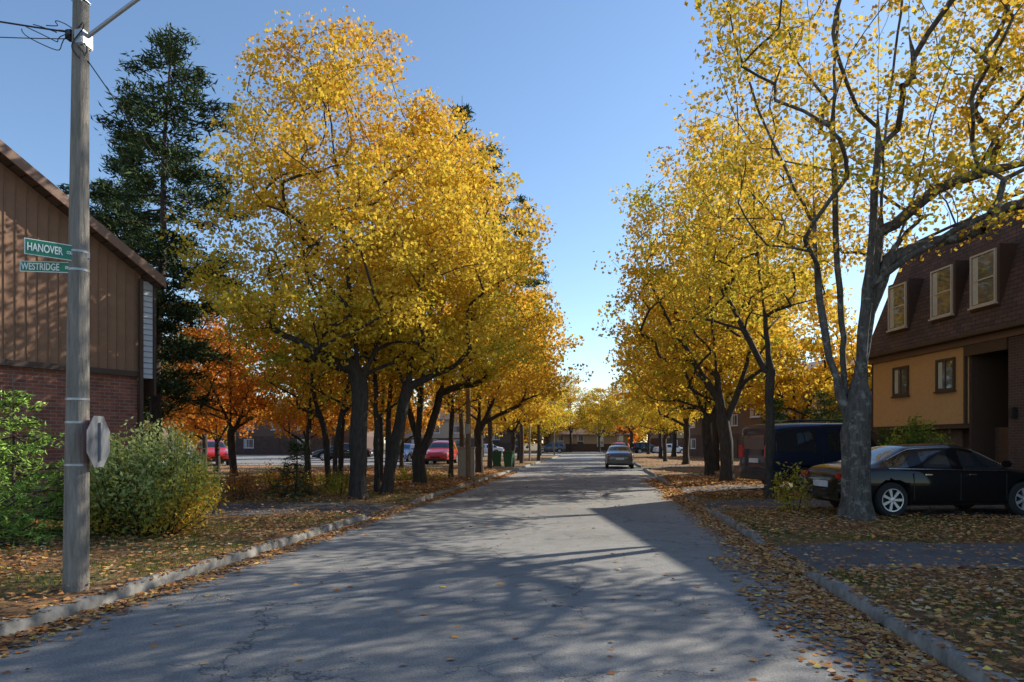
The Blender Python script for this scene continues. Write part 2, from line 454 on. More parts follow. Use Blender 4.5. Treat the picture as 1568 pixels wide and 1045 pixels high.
def shrub(name, loc, rad, h, n, lsize, cols, seed, lump=0.2, stems=14):
    rng = np.random.default_rng(seed); root = empty(name, loc)
    ph = rng.uniform(0, 6.28, 6)
    ns = max(10, int(n / 55)); lst = []; P = []; TV = []
    for s in range(ns):
        a = rng.uniform(0, 6.28); rr = rng.random() ** 0.6
        k = 1 + lump * (math.sin(3 * a + ph[0]) + 0.6 * math.sin(5 * a + ph[1]))
        hh = h * (1.06 - 0.55 * rr ** 2.2) * rng.uniform(0.75, 1.08)
        e = np.array([math.cos(a) * rad[0] * rr * k, math.sin(a) * rad[1] * rr * k, hh])
        b = np.array([math.cos(a), math.sin(a), 0]) * 0.3 * rr * np.array([rad[0], rad[1], 0])
        q = np.linspace(0, 1, 7)[:, None]
        pts = b * (1 - q) + e * q + np.array([math.cos(a) * rad[0], math.sin(a) * rad[1], 0.3]) * 0.22 * rr * np.sin(q * 3.14)
        if s % 3 == 0: lst.append((pts, np.linspace(0.014, 0.004, 7), 3))
        t = rng.random(55) ** 0.75 * 0.9 + 0.1
        idx = t * 6; i0 = np.minimum(idx.astype(int), 5); fr = (idx - i0)[:, None]
        pp = pts[i0] * (1 - fr) + pts[i0 + 1] * fr + rng.normal(size=(55, 3)) * 0.085
        P.append(pp); TV.append(np.stack([pp[:, 2] / h, np.full(55, a)], 1))
    P = np.vstack(P); TV = np.vstack(TV); n = len(P)
    P[:, 2] = np.maximum(P[:, 2], 0.03)
    pal = np.array(cols)
    t = np.clip((TV[:, 0] * 0.6 + 0.4 * (0.5 + 0.5 * np.sin(2 * TV[:, 1] + ph[4]))) + rng.normal(size=n) * 0.14, 0, 0.999) * (len(pal) - 1)
    i = t.astype(int); f = (t - i)[:, None]
    col = (pal[i] * (1 - f) + pal[i + 1] * f) * rng.uniform(0.6, 1.3, n)[:, None]
    V, F, cc = leaf_arrays(rng, P, lsize * rng.uniform(0.6, 1.3, n), 0.5, col)
    obj('leaves', mesh_np(name, V, F, [M_LEAF], col=cc), root)
    tubes('stems', lst, M_BARK, root)
    return root

# ------------------------------------------------------------------ ground, road
DRV_R = [(8.93, 11.2), (16.6, 19.2), (21.6, 25.2), (31, 34), (42, 45)]
DRV_L = [(14.4, 17.6), (58, 66)]
def sstep(x): 
    x = min(1, max(0, x)); return x * x * (3 - 2 * x)
def kerb_h(side, y):
    h = 0.115
    for a, b in (DRV_R if side > 0 else DRV_L):
        k = min(sstep((y - (a - 0.5)) / 0.5), sstep(((b + 0.5) - y) / 0.5))
        h = min(h, 0.115 - 0.10 * k)
    return h
def gz(x, y):
    if KL <= x <= KR: return 0.0
    side = 1 if x > 0 else -1
    d = (x - KR) if side > 0 else (KL - x)
    h = kerb_h(side, y); s = sstep((d - 0.15) / 1.6)
    return h * (1 - s) + 0.12 * s + 0.02 * sstep((d - 0.2) / 2) * math.sin(x * 0.9) * math.sin(y * 0.7)

M_GROUND = simple('distant_ground', (0.16, 0.12, 0.06), 0.95, var=0.4, scale=0.5)
me = mesh_np('ground', [(-900, -300, -0.03), (900, -300, -0.03), (900, 1500, -0.03), (-900, 1500, -0.03)], [(0, 1, 2, 3)], [M_GROUND])
obj('ground', me)
ys = np.arange(-8, 125, 1.0)
V = []; F = []
for y in ys:
    for i, x in enumerate(np.linspace(KL - 0.08, KR + 0.08, 9)):
        V.append((x, y, 0.0))
for j in range(len(ys) - 1):
    for i in range(8):
        a = j * 9 + i; F.append((a, a + 1, a + 10, a + 9))
obj('road', mesh_np('road', V, F, [M_ROAD]))

DX = [0.1, 0.3, 0.5, 0.75, 1.0, 1.3, 1.7, 2.2, 3, 4, 5, 6, 7, 8, 10, 12, 14, 17, 20, 25, 35, 60, 100]
def patch(name, side, dx, y0, y1, mat, lift, shear=0.0, step=0.25):
    yy = list(np.arange(y0, y1 + 1e-4, step)); V = []; F = []
    k0 = KR if side > 0 else KL
    for y in yy:
        for d in dx:
            x = k0 + side * d; Y = y + shear * (d - dx[0]); V.append((x, Y, gz(x, Y) + lift))
    n = len(dx)
    for j in range(len(yy) - 1):
        for i in range(n - 1):
            a = j * n + i
            F.append((a, a + 1, a + n + 1, a + n) if side > 0 else (a, a + n, a + n + 1, a + 1))
    return obj(name, mesh_np(name, V, F, [mat], smooth=True))
patch('grass_verge', 1, DX, -8, 96, M_VERGE, 0)
patch('grass_verge', -1, DX, -8, 84, M_VERGE, 0)
DW = [0.17] + DX[1:]
for a, b in DRV_R:
    w = [d for d in DW if d <= 10]
    patch('driveway', 1, w, a, b, M_DRIVE, 0.012)
patch('driveway', -1, [d for d in DW if d <= 14], 14.4, 17.6, M_DRIVE, 0.012, shear=-0.42)
def quad(name, pts, mat, z):
    return obj(name, mesh_np(name, [(p[0], p[1], z) for p in pts], [(0, 1, 2, 3)], [mat]))
quad('parking_bay', [(6.0, 14.9), (11.3, 14.9), (9.8, 26.5), (6.4, 26.5)], M_DRIVE, 0.155)
quad('parking_lot', [(-70, 43), (-13, 43), (-13, 80), (-70, 80)], M_ROAD, 0.15)
quad('side_street', [(-70, 84.5), (KL - 0.09, 84.5), (KL - 0.09, 100), (-70, 100)], M_ROAD, 0.0)
quad('cross_street', [(KR + 0.09, 96.5), (80, 96.5), (80, 112), (KR + 0.09, 112)], M_ROAD, 0.0)

for side in (1, -1):
    k0 = KR if side > 0 else KL
    V = []; F = []; yy = np.arange(-8, 84 if side < 0 else 96, 0.2)
    rngk = np.random.default_rng(5)
    wob = np.convolve(rngk.normal(size=len(yy)), np.ones(9) / 9, 'same') * 0.04
    for j, y in enumerate(yy):
        h = kerb_h(side, y) + 0.008 + rngk.normal() * 0.005; x0 = k0 + wob[j]
        if j % 12 == 0: h -= 0.018
        for dx_, z in ((0, -0.02), (0.012, h * 0.55), (0.02, h - 0.025), (0.04, h), (0.13, h), (0.155, h - 0.008), (0.18, h - 0.05)):
            V.append((x0 + side * (dx_ + rngk.normal() * 0.002), y, z))
    for j in range(len(yy) - 1):
        for i in range(6):
            a = j * 7 + i
            F.append((a, a + 7, a + 8, a + 1) if side > 0 else (a, a + 1, a + 8, a + 7))
    obj('kerb', mesh_np('kerb', V, F, [M_KERB]))

# grass blades + fallen leaves
rng = np.random.default_rng(11)
def in_drive(x, y):
    if x > 0: return any(a - 0.1 < y < b + 0.1 for a, b in DRV_R) or (6.0 < x < 11 and 14.9 < y < 26.5)
    d = KL - x; return 14.4 < y + 0.42 * (d - 0.15) < 17.6
P = []
while len(P) < 80000:
    x = rng.choice([rng.uniform(-14, KL - 0.2), rng.uniform(KR + 0.2, 9.5)]); y = 1 + 22 * rng.random() ** 1.6
    if in_drive(x, y): continue
    if math.sin(x * 1.7 + 1) * math.sin(y * 1.3) + rng.normal() * 0.4 < -0.15: continue
    P.append((x, y, gz(x, y)))
P = np.array(P); N = len(P)
a = rng.uniform(0, 6.28, N); h = rng.uniform(0.03, 0.075, N); w = rng.uniform(0.004, 0.009, N)
du = np.stack([np.cos(a), np.sin(a), 0 * a], 1) * w[:, None]
tip = P + np.stack([rng.normal(size=N) * 0.03, rng.normal(size=N) * 0.03, h], 1)
Vg = np.stack([P - du, P + du, tip], 1).reshape(-1, 3)
t = rng.random(N)[:, None]
cg = np.array([0.09, 0.15, 0.03]) * (1 - t) + np.array([0.28, 0.29, 0.07]) * t
obj('lawn_grass', mesh_np('lawn_grass', Vg, np.arange(3 * N).reshape(N, 3), [M_GRASS], col=np.repeat(cg, 3, 0)))

P = []
def scat(n, fx, fy, lift=0.012, cond=None):
    k = 0
    while k < n:
        x = fx(); y = fy()
        if cond and not cond(x, y): continue
        P.append((x, y, gz(x, y) + (0.02 if in_drive(x, y) else 0) + lift * (0.4 + 1.6 * rng.random()))); k += 1
scat(14000, lambda: KR - abs(rng.normal()) * 0.25 - 0.02, lambda: 1 + 30 * rng.random() ** 1.6, 0.015)
scat(3800, lambda: KR - rng.random() ** 2.4 * 1.0, lambda: 1 + 9 * rng.random(), 0.012, lambda x, y: rng.random() < 0.4 + 0.6 * (math.sin(y * 2) > -0.2))
scat(7500, lambda: KL + abs(rng.normal()) * 0.17 + 0.02, lambda: 3 + 35 * rng.random() ** 1.4, 0.015)
scat(1500, lambda: KL - 0.02 - rng.random() * 0.2, lambda: 3 + 25 * rng.random() ** 1.4, 0.012)
scat(1500, lambda: KR + 0.02 + rng.random() * 0.2, lambda: 3 + 25 * rng.random() ** 1.4, 0.012)
scat(58000, lambda: rng.uniform(KR + 0.22, 12), lambda: 1 + 32 * rng.random() ** 1.4, 0.055, lambda x, y: rng.random() < (0.12 if in_drive(x, y) else 0.7 + 0.3 * (math.sin(x * 1.4) * math.sin(y * 1.1 + 2) > -0.1)))
scat(50000, lambda: rng.uniform(-16, KL - 0.22), lambda: 4 + 34 * rng.random() ** 1.3, 0.05, lambda x, y: rng.random() < (0.2 if in_drive(x, y) else 0.4 + 0.6 * (math.sin(x * 1.1 + y * 0.6) > -0.1)))
scat(700, lambda: rng.uniform(KL, KR), lambda: 2 + 60 * rng.random() ** 1.5, 0.008)
scat(6000, lambda: rng.uniform(KR + 0.15, 14), lambda: rng.uniform(30, 85), 0.03)
scat(6000, lambda: rng.uniform(-26, KL - 0.15), lambda: rng.uniform(30, 80), 0.03)
P = np.array(P); N = len(P)
pal = np.array([(0.46, 0.24, 0.11), (0.64, 0.33, 0.12), (0.27, 0.13, 0.07), (0.60, 0.25, 0.08), (0.54, 0.39, 0.24), (0.8, 0.54, 0.14)])
pc = pal[rng.choice(len(pal), N, p=[0.28, 0.22, 0.18, 0.15, 0.12, 0.05])] * rng.uniform(0.6, 1.1, N)[:, None]
V, F, cc = leaf_arrays(rng, P, rng.uniform(0.045, 0.10, N) * np.where(P[:, 1] > 20, 1.6, 1), 0.85, pc, up=5.0)
Vq = V.reshape(-1, 4, 3); zc = P[:, 2][:, None]; Vq[:, :, 2] = np.maximum(zc - 0.004 + (Vq[:, :, 2] - zc) * 0.5, zc - 0.006)
obj('fallen_leaves', mesh_np('fallen_leaves', Vq.reshape(-1, 3), F, [M_LITTER], col=cc))

# ------------------------------------------------------------------ maples, left side
def T(c, D): 
    x, y = at(c, D); return (x, y, gz(x, y) - 0.05)
maple('autumn_maple_tree', T(-4.2, 18.7),
    [[(0, 0, 0), (0.0, 0, 1.5), (0.02, 0, 3), (-0.2, 0.1, 5), (-0.5, 0, 8), (-0.9, 0, 11.2)], [(0, 0, 3.2), (0.7, 0.3, 5.0), (1.2, 0.2, 7.8)], [(-0.05, 0, 3.4), (-1.0, 0, 5.2), (-2.0, -0.2, 7.4)]],
    0.23, [((-0.45, 0, 0), [(3.7, 1.7), (4.7, 3.3), (6.4, 3.8), (8.5, 3.4), (10.5, 2.7), (12.1, 1.7), (13.0, 0.5)], 1)],
    560, 84, 0.106, [OLV, YEL, YEL, GOLD, GOLD], 1, zcol=0.55, sd=0.36)
maple('autumn_maple_tree', T(-3.75, 20.2),
    [[(0, 0, 0), (0.25, 0, 1.3), (0.65, 0.1, 3.2), (1.0, 0, 6), (1.3, 0, 10)], [(0.6, 0, 3.2), (-0.3, 0.5, 5.4), (-0.5, 0.7, 8)]],
    0.17, [((1.3, 0.6, 0), [(3.6, 1.5), (4.6, 2.7), (6.3, 2.9), (8.2, 2.5), (10.4, 1.7), (11.6, 0.5)], 1)],
    340, 70, 0.11, [OLV, YEL, YEL, GOLD], 2, zcol=0.5, sd=0.36)
maple('autumn_maple_tree', T(-3.35, 24.8),
    [[(0, 0, 0), (-0.05, 0, 1.5), (0.0, 0, 3), (0.4, 0, 6), (0.7, 0, 11.2)], [(0, 0, 1.0), (0.45, 0.2, 2.4), (1.4, 0.2, 5.6), (2.4, 0.2, 8)], [(0, 0, 1.3), (-0.5, 0.2, 3), (-1.2, 0.2, 5.4), (-1.7, 0, 8)]],
    0.24, [((0.8, 0, 0), [(3.6, 1.9), (4.8, 3.6), (6.8, 3.7), (9.3, 3.0), (12, 1.7), (13.3, 0.4)], 1)],
    420, 64, 0.13, [OLV, YEL, GOLD, GOLD], 3, zcol=0.5, sd=0.38)
maple('autumn_maple_tree', T(-1.6, 33),
    [[(0, 0, 0), (0, 0, 3), (0.3, 0, 7), (0.5, 0, 9)], [(0, 0, 2), (1.3, 0, 5), (2.0, 0, 6.5)]],
    0.2, [((0.9, 0, 0), [(3.3, 2.0), (4.4, 3.6), (6.2, 3.7), (8.8, 2.5), (10.8, 1.3), (11.8, 0.4)], 1)],
    340, 54, 0.165, [YEL, GOLD, YEL], 4)
rA, A1, A2 = maple('autumn_maple_tree', T(0.0, 47),
    [[(0, 0, 0), (0.1, 0, 2.5), (0.2, 0, 6), (0.1, 0, 9)], [(0, 0, 2), (1.3, 0.4, 5)], [(0, 0, 2.2), (-1.3, -0.4, 5)]],
    0.17, [((0, 0, 0), [(2.7, 1.6), (3.7, 3.2), (6, 3.5), (8.5, 2.4), (10.0, 0.5)], 1)],
    220, 42, 0.22, [YEL, YEL, GOLD], 5)
rB, B1, B2 = maple('autumn_maple_tree', at(9.0, 31) + (0.05,),
    [[(0, 0, 0), (-0.2, 0, 2.5), (-0.2, 0, 6), (-0.3, 0, 10)], [(0, 0, 2.4), (-1.6, 0.4, 6)], [(0, 0, 2.6), (1.5, -0.4, 6.5)]],
    0.2, [((-0.5, 0, 0), [(3.4, 1.8), (4.8, 3.6), (7, 3.8), (9.6, 2.6), (11.6, 0.5)], 1)],
    310, 44, 0.17, [OLV, YEL, GOLD, YEL], 6)
# ------------------------------------------------------------------ maples, right side
maple('autumn_maple_tree', T(6.75, 13.4),
    [[(0, 0, 0), (0.0, 0, 1.0), (0.02, 0, 2.1), (0.15, 0, 3.4), (0.45, 0.1, 5.4), (0.7, 0.2, 8.5), (1.2, 0.2, 12)],
     [(0.03, 0, 1.7), (-0.28, 0, 2.5), (-0.62, 0.1, 4.2), (-0.75, 0.1, 6.5), (-0.9, 0, 10.5)],
     [(-0.2, 0, 2.3), (-0.15, 0.2, 3.4), (-0.25, 0.3, 5.5), (-0.3, 0.3, 9), (0.0, 0.3, 12)],
     [(0.12, 0, 2.5), (0.1, -0.2, 4.2), (0.25, -0.3, 6.5), (0.3, -0.4, 10.5)],
     [(0.3, 0, 4.2), (1.0, 0, 6.2), (1.5, 0.1, 8.0), (2.3, 0.2, 10.5)],
     [(0.5, 0.1, 5.6), (1.5, 0.1, 6.5), (3.1, 0.3, 7.0), (4.8, 0.3, 7.2), (5.8, 0.4, 7.6)],
     [(-0.72, 0.1, 5.8), (-1.5, 0, 7.4), (-2.3, 0, 9.6)]],
    0.27, [((0.3, 0, 0), [(5.3, 1.8), (6.4, 3.5), (8.4, 4.1), (10.5, 3.9), (12.8, 2.8), (14.0, 1.2)], 3.0),
           ((4.6, 0.2, 0), [(6.1, 1.6), (7.1, 2.8), (9, 3.2), (10.8, 2.7), (12.5, 1.0)], 1.5)],
    700, 48, 0.10, [OLV, YEL, YEL, GOLD, YEL], 7, barkm=M_BARKL, sd=0.33, shell=0.55, lobe=0.16, cap=0.40)
maple('autumn_maple_tree', T(7.1, 18.9),
    [[(0, 0, 0), (0.05, 0, 2), (0.0, 0, 4), (-0.3, 0, 7), (-0.5, 0, 10)], [(0, 0, 3.4), (-1.0, 0, 5.4), (-1.8, 0, 7)]],
    0.12, [((-0.4, 0.4, 0), [(5.0, 1.0), (6.0, 2.4), (7.6, 2.8), (9.4, 2.1), (10.8, 0.6)], 1)],
    270, 38, 0.108, [OLV, YEL, YEL, GOLD], 9, zcol=0.4, sd=0.34)
maple('autumn_maple_tree', T(8.1, 25.7),
    [[(0, 0, 0), (-0.1, 0, 2), (-0.35, 0, 4), (-0.6, 0, 7), (-0.9, 0, 12)], [(-0.1, 0, 2.2), (0.7, 0, 4.5), (1.2, 0, 8)], [(-0.2, 0, 3), (-2, 0, 6), (-3, 0, 8)]],
    0.24, [((-0.7, 0, 0), [(4.0, 1.6), (5.4, 3.3), (8, 3.7), (10.5, 3.0), (13.0, 1.3), (13.8, 0.4)], 1)],
    430, 52, 0.135, [OLV, YEL, GOLD, YEL], 10, sd=0.38)
tree_copy('autumn_maple_tree', at(11.0, 37) + (0.05,), B1, B2, 1.7, 0.95, (1, 1.0, 1), 1.08)
tree_copy('autumn_maple_tree', at(14.2, 34) + (0.05,), A1, A2, 3.1, 1.0, (1, 1.0, 1))
tree_copy('autumn_maple_tree', at(12.2, 48) + (0.05,), A1, A2, 0.6, 1.25, (1, 1.0, 1), 1.05)
tree_copy('autumn_maple_tree', at(12.6, 56) + (0.05,), B1, B2, 5.3, 0.8, (1, 1.05, 1), 0.95)
tree_copy('autumn_maple_tree', at(14.6, 67) + (0.05,), A1, A2, 2.6, 1.05, (1, 0.92, 1), 1.15)
tree_copy('autumn_maple_tree', at(17.5, 74) + (0.05,), B1, B2, 4.0, 1.2, (1.0, 1.0, 1), 1.0)
tree_copy('autumn_maple_tree', at(18.0, 90) + (0.05,), A1, A2, 5.0, 1.1, (1, 1.0, 1))
tree_copy('autumn_maple_tree', at(0.6, 60) + (0.05,), A1, A2, 1.2, 0.9, (1, 1.0, 1), 1.1)
tree_copy('autumn_maple_tree', at(3.2, 80) + (0.05,), B1, B2, 2.2, 0.95, (1, 1.05, 1), 0.9)
for i, (c, D, k, sc) in enumerate([(6.0, 116, 0, 1.05), (10.5, 121, 1, 1.2), (15.0, 117, 0, 1.1), (20.0, 115, 1, 1.25), (1.0, 119, 1, 1.2), (26, 112, 0, 1.3)]):
    tree_copy('autumn_maple_tree', at(c, D) + (0.0,), (A1, B1)[k], (A2, B2)[k], i * 1.3, sc, (0.95, 0.9 + 0.05 * (i % 3), 1))
# understory / background on the left
for c, D, k, rz, sc, col in [(-12.6, 31, 1, 0.4, 0.82, (1.0, 0.64, 0.9)), (-9.3, 31, 0, 2.2, 0.72, (1.0, 0.72, 0.9)), (-18.5, 41, 0, 1.2, 0.85, (1.0, 0.58, 0.8)),
                             (-6.3, 39, 0, 5.1, 0.75, (1, 0.80, 1)), (-13, 68, 0, 2.9, 0.95, (0.95, 0.62, 0.8)), (-26, 52, 1, 1.9, 0.8, (0.95, 0.62, 0.8)), (-22, 82, 0, 0.1, 1.1, (0.95, 0.75, 1)),
                             (-3.0, 70, 0, 4.4, 0.9, (1.0, 0.9, 1)), (-36, 66, 0, 1, 1.0, (0.9, 0.6, 1)), (-15.5, 36, 0, 3.3, 0.72, (1, 0.66, 1))]:
    tree_copy('autumn_maple_tree', at(c, D) + (0.05,), (A1, B1)[k], (A2, B2)[k], rz, sc, col)
for i, (c, D, lx, hh, r) in enumerate([(-6.3, 23.5, -0.6, 6, 0.10), (-5.7, 21.8, 0.5, 6, 0.08), (-6.8, 27, 0.2, 7, 0.11), (-4.05, 20.6, -0.1, 7.5, 0.085), (-4.3, 23.4, 0.2, 7, 0.09), (-7.6, 25.5, 0.1, 6.5, 0.08), (-2.6, 29, 0.1, 7, 0.1), (-5.0, 26, 0.1, 7, 0.09)]):
    maple('young_maple_tree', T(c, D), [[(0, 0, 0), (lx * 0.3, 0, 2), (lx, 0, hh * 0.6), (lx, 0, hh)]], r,
          [((lx, 0, 0), [(2.6, 0.8), (3.8, 1.8), (hh - 1, 1.6), (hh + 0.3, 0.3)], 1)], 70, 32, 0.12, [OLV, YEL, GOLD, ORG], 40 + i, shell=0.6)

# distant tree line, one mass
rng = np.random.default_rng(77)
PP = []; CC = []
for k in range(150):
    aa = rng.uniform(-0.85, 0.75); D = rng.uniform(126, 170)
    x, y = at(aa * D, D); hgt = rng.uniform(6, 12.5) ; rx = rng.uniform(3, 6.5)
    n = 480
    d = unit(rng.normal(size=(n, 3))) * (rng.random(n) ** 0.4)[:, None]
    lum = 1 + 0.25 * np.sin(d[:, 0] * 5 + k) * np.sin(d[:, 1] * 6 + 2 * k)
    p = np.array([x, y, hgt * 0.55]) + d * np.array([rx, rx, hgt * 0.45]) * lum[:, None]
    PP.append(p)
    c0 = [YEL, GOLD, ORG, OLV * 0.8, BRN, GOLD][rng.integers(0, 6)]
    CC.append(c0 * 0.85 * rng.uniform(0.6, 1.2, n)[:, None])
P = np.vstack(PP); C = np.vstack(CC)
V, F, cc = leaf_arrays(rng, P, rng.uniform(0.5, 1.0, len(P)), 0.8, C)
obj('distant_tree_line', mesh_np('distant_tree_line', V, F, [M_LEAF], col=cc))

# ------------------------------------------------------------------ conifers
SC = (0.07, 0.098, 0.045)
conifer('spruce_tree', T(-11.6, 22.0), 15.2, [(3.2, 1.5), (6, 2.4), (9, 2.3), (12, 1.8), (14.2, 1.0), (15.2, 0.2)], 21, lean=(0.5, 0.2), whorl=0.47, nb=5, tuft=17, nlen=0.25, r0=0.21, gapf=0.25, col=SC, tw=0.15, sec=1.1)
conifer('spruce_tree', T(-16.8, 29.5), 15.0, [(3, 2.3), (7, 2.5), (11, 1.8), (14, 0.8), (15.0, 0.15)], 24, lean=(0.2, 0), whorl=0.55, nb=5, tuft=16, nlen=0.30, r0=0.22, gapf=0.2, col=SC, tw=0.16, sec=1.1)
conifer('spruce_tree', T(-14.0, 25.5), 8.5, [(2, 1.6), (5, 1.4), (7.5, 0.7), (8.5, 0.1)], 23, whorl=0.6, nb=4, tuft=13, r0=0.15, col=SC, tw=0.13)
for i, (c, D, z) in enumerate([(-2.75, 37, 20.4), (-1.35, 41, 20.0), (0.7, 51, 20.0), (2.4, 62, 18.0)]):
    conifer('pine_tree', at(c, D) + (0.05,), z, [(8, 0.9), (12, 1.1), (16, 1.1), (z - 1, 0.7), (z, 0.3)], 30 + i, whorl=0.9, nb=4, tuft=14, nlen=0.40, r0=0.16, gapf=0.25, col=(0.08, 0.115, 0.055), tw=0.2, sec=0.85)
SPR = (0.22, 0.34, 0.07)
for i, (c, D, z, r) in enumerate([(-8.0, 10.9, 2.7, 0.95), (-7.3, 11.6, 1.7, 0.8), (-9.3, 11.9, 2.5, 0.9), (-7.6, 9.9, 1.3, 0.7)]):
    conifer('young_spruce_tree', T(c, D), z, [(0.15, r), (z * 0.5, r * 0.75), (z, 0.05)], 50 + i, whorl=0.21, nb=6, tuft=11, nlen=0.10, col=SPR, r0=0.04, gapf=0.05, tw=0.05, sec=1.5)
conifer('young_spruce_tree', T(-5.9, 18.6), 1.75, [(0.15, 0.75), (0.9, 0.5), (1.75, 0.05)], 60, whorl=0.18, nb=6, tuft=12, nlen=0.11, col=(0.06, 0.08, 0.03), r0=0.04, tw=0.06)
conifer('spruce_tree', at(11.6, 30) + (0.05,), 3.6, [(0.3, 1.3), (2, 0.9), (3.6, 0.05)], 61, whorl=0.3, nb=6, tuft=14, nlen=0.2, col=(0.08, 0.13, 0.05), r0=0.06)
conifer('spruce_tree', at(12.8, 28) + (0.05,), 3.8, [(0.3, 1.5), (2, 1.2), (3.8, 0.1)], 62, whorl=0.3, nb=6, tuft=14, nlen=0.2, col=(0.08, 0.13, 0.05), r0=0.06)

# shrubs
SG = np.array([0.24, 0.32, 0.08]); SL = np.array([0.50, 0.55, 0.22]); SO = np.array([0.66, 0.34, 0.10])
shrub('garden_shrub', T(-5.95, 11.4), (1.15, 1.0), 1.72, 15000, 0.075, [SO, YEL * 0.8, SG, SL, SL], 70)
shrub('garden_shrub', T(-7.2, 12.3), (0.9, 0.8), 1.6, 7000, 0.075, [SO, SG, SG, SL], 71)
shrub('low_shrub', T(-7.2, 18.0), (0.8, 0.5), 0.9, 1600, 0.06, [BRN, BRN * 1.3, ORG], 72)
shrub('low_shrub', T(-5.0, 19.8), (0.8, 0.6), 0.8, 1800, 0.06, [OLV * 0.6, OLV, BRN], 73)
shrub('low_shrub', T(-6.9, 20.5), (0.9, 0.6), 0.9, 1800, 0.06, [BRN, ORG, BRN], 74)
shrub('low_shrub', T(-7.9, 24), (1.6, 0.6), 0.7, 1800, 0.07, [BRN, OLV, BRN], 75)
shrub('low_shrub', T(-3.9, 27), (1.6, 0.6), 0.6, 1600, 0.07, [BRN, OLV, OLV], 76)
shrub('garden_shrub', at(11.6, 19.6) + (0.12,), (1.0, 1.0), 2.1, 6000, 0.1, [GRN, GRN * 1.3, OLV], 77)
shrub('garden_shrub', at(12.0, 22.0) + (0.12,), (0.9, 0.9), 1.9, 4000, 0.1, [GRN, GRN * 1.2, GRN], 78)
shrub('hydrangea_shrub', at(6.05, 14.6) + (0.1,), (0.34, 0.3), 1.35, 560, 0.085, [YEL * 0.6, OLV * 0.8, BRN], 79, stems=6)

# ------------------------------------------------------------------ left house
A = at(-8.58, 15.7)
dv = FW * (-0.864) + RT * (-0.504)
rzh = math.atan2(dv[1], dv[0])
house = empty('brick_house', (A[0], A[1], 0.05), rzh)
Wd = 11.0; Dp = 12.0; hb = 3.2; he = 5.45; rise = 0.58
pk = he + rise * Wd / 2
nl = Vector((-math.sin(rzh), math.cos(rzh))); tocam = Vector((-A[0], -A[1]))
sg = 1 if nl.dot(tocam) > 0 else -1   # local y sign pointing to the camera
def hy(v): return sg * v
box('brick_wall', (0, hy(-0.06), 0), (Wd, hy(-Dp), hb), M_BRICK, house)
yf, yb = hy(0.0), hy(-Dp - 0.05)
vs = [(-0.05, yf, hb), (Wd + 0.05, yf, hb), (Wd + 0.05, yf, he), (Wd / 2, yf, pk), (-0.05, yf, he)]
vb = [(x, yb, z) for x, _, z in vs]
poly('siding_wall', vs + vb, [(0, 1, 2, 3, 4), (9, 8, 7, 6, 5), (0, 5, 6, 1), (1, 6, 7, 2), (0, 4, 9, 5)], M_SIDING, house)
bm = bmesh.new()
x = 0.1
while x < Wd:
    top = he + rise * min(x, Wd - x) - 0.02
    r = bmesh.ops.create_cube(bm, size=1.0)
    for v in r['verts']: v.co = Vector((x + v.co.x * 0.03, hy(0.009) + v.co.y * 0.016, (hb + top) / 2 + v.co.z * (top - hb)))
    x += 0.2
bm_obj('battens', bm, [simple('batten', (0.22, 0.118, 0.067), 0.8)], house)
box('sill_band', (-0.06, hy(0.002), hb - 0.09), (Wd + 0.06, hy(0.05), hb + 0.03), M_BROWN, house)
for s in (0, 1):
    def rx(x): return x if s == 0 else Wd - x
    th = 0.16; o = 0.42
    a0 = (rx(-o), he - rise * o + 0.04); a1 = (Wd / 2, pk + 0.04)
    P4 = [(a0[0], hy(0.35), a0[1]), (a1[0], hy(0.35), a1[1]), (a1[0], hy(-Dp - 0.4), a1[1]), (a0[0], hy(-Dp - 0.4), a0[1])]
    up = [(p[0], p[1], p[2] + th) for p in P4]
    poly('roof_slope', P4 + up, [(0, 1, 2, 3), (4, 7, 6, 5), (0, 4, 5, 1), (3, 2, 6, 7), (0, 3, 7, 4)], M_SHING, house)
    f = [(a0[0], hy(0.353), a0[1] - 0.06), (a1[0], hy(0.353), a1[1] - 0.06), (a1[0], hy(0.353), a1[1] + th + 0.01), (a0[0], hy(0.353), a0[1] + th + 0.01)]
    f2 = [(p[0], hy(0.39), p[2]) for p in f]
    poly('rake_fascia', f + f2, [(0, 1, 2, 3), (7, 6, 5, 4), (0, 4, 5, 1), (2, 6, 7, 3), (0, 3, 7, 4)], M_BROWNL, house)
box('corner_panel', (-0.36, hy(-0.05), hb - 0.1), (-0.06, hy(-0.5), he - 0.1), M_WHITE, house)
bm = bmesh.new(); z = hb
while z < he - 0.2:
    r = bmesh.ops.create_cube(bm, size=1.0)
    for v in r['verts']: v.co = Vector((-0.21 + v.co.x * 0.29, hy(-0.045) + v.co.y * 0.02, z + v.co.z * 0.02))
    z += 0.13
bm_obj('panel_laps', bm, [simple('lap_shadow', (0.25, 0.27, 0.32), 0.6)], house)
box('corner_post', (-0.42, hy(0.0), hb - 0.5), (-0.362, hy(-0.5), he - 0.12), M_BROWN, house)
box('downpipe', (-0.03, hy(0.055), 0.0), (0.05, hy(0.13), he - 0.1), M_BROWN, house)

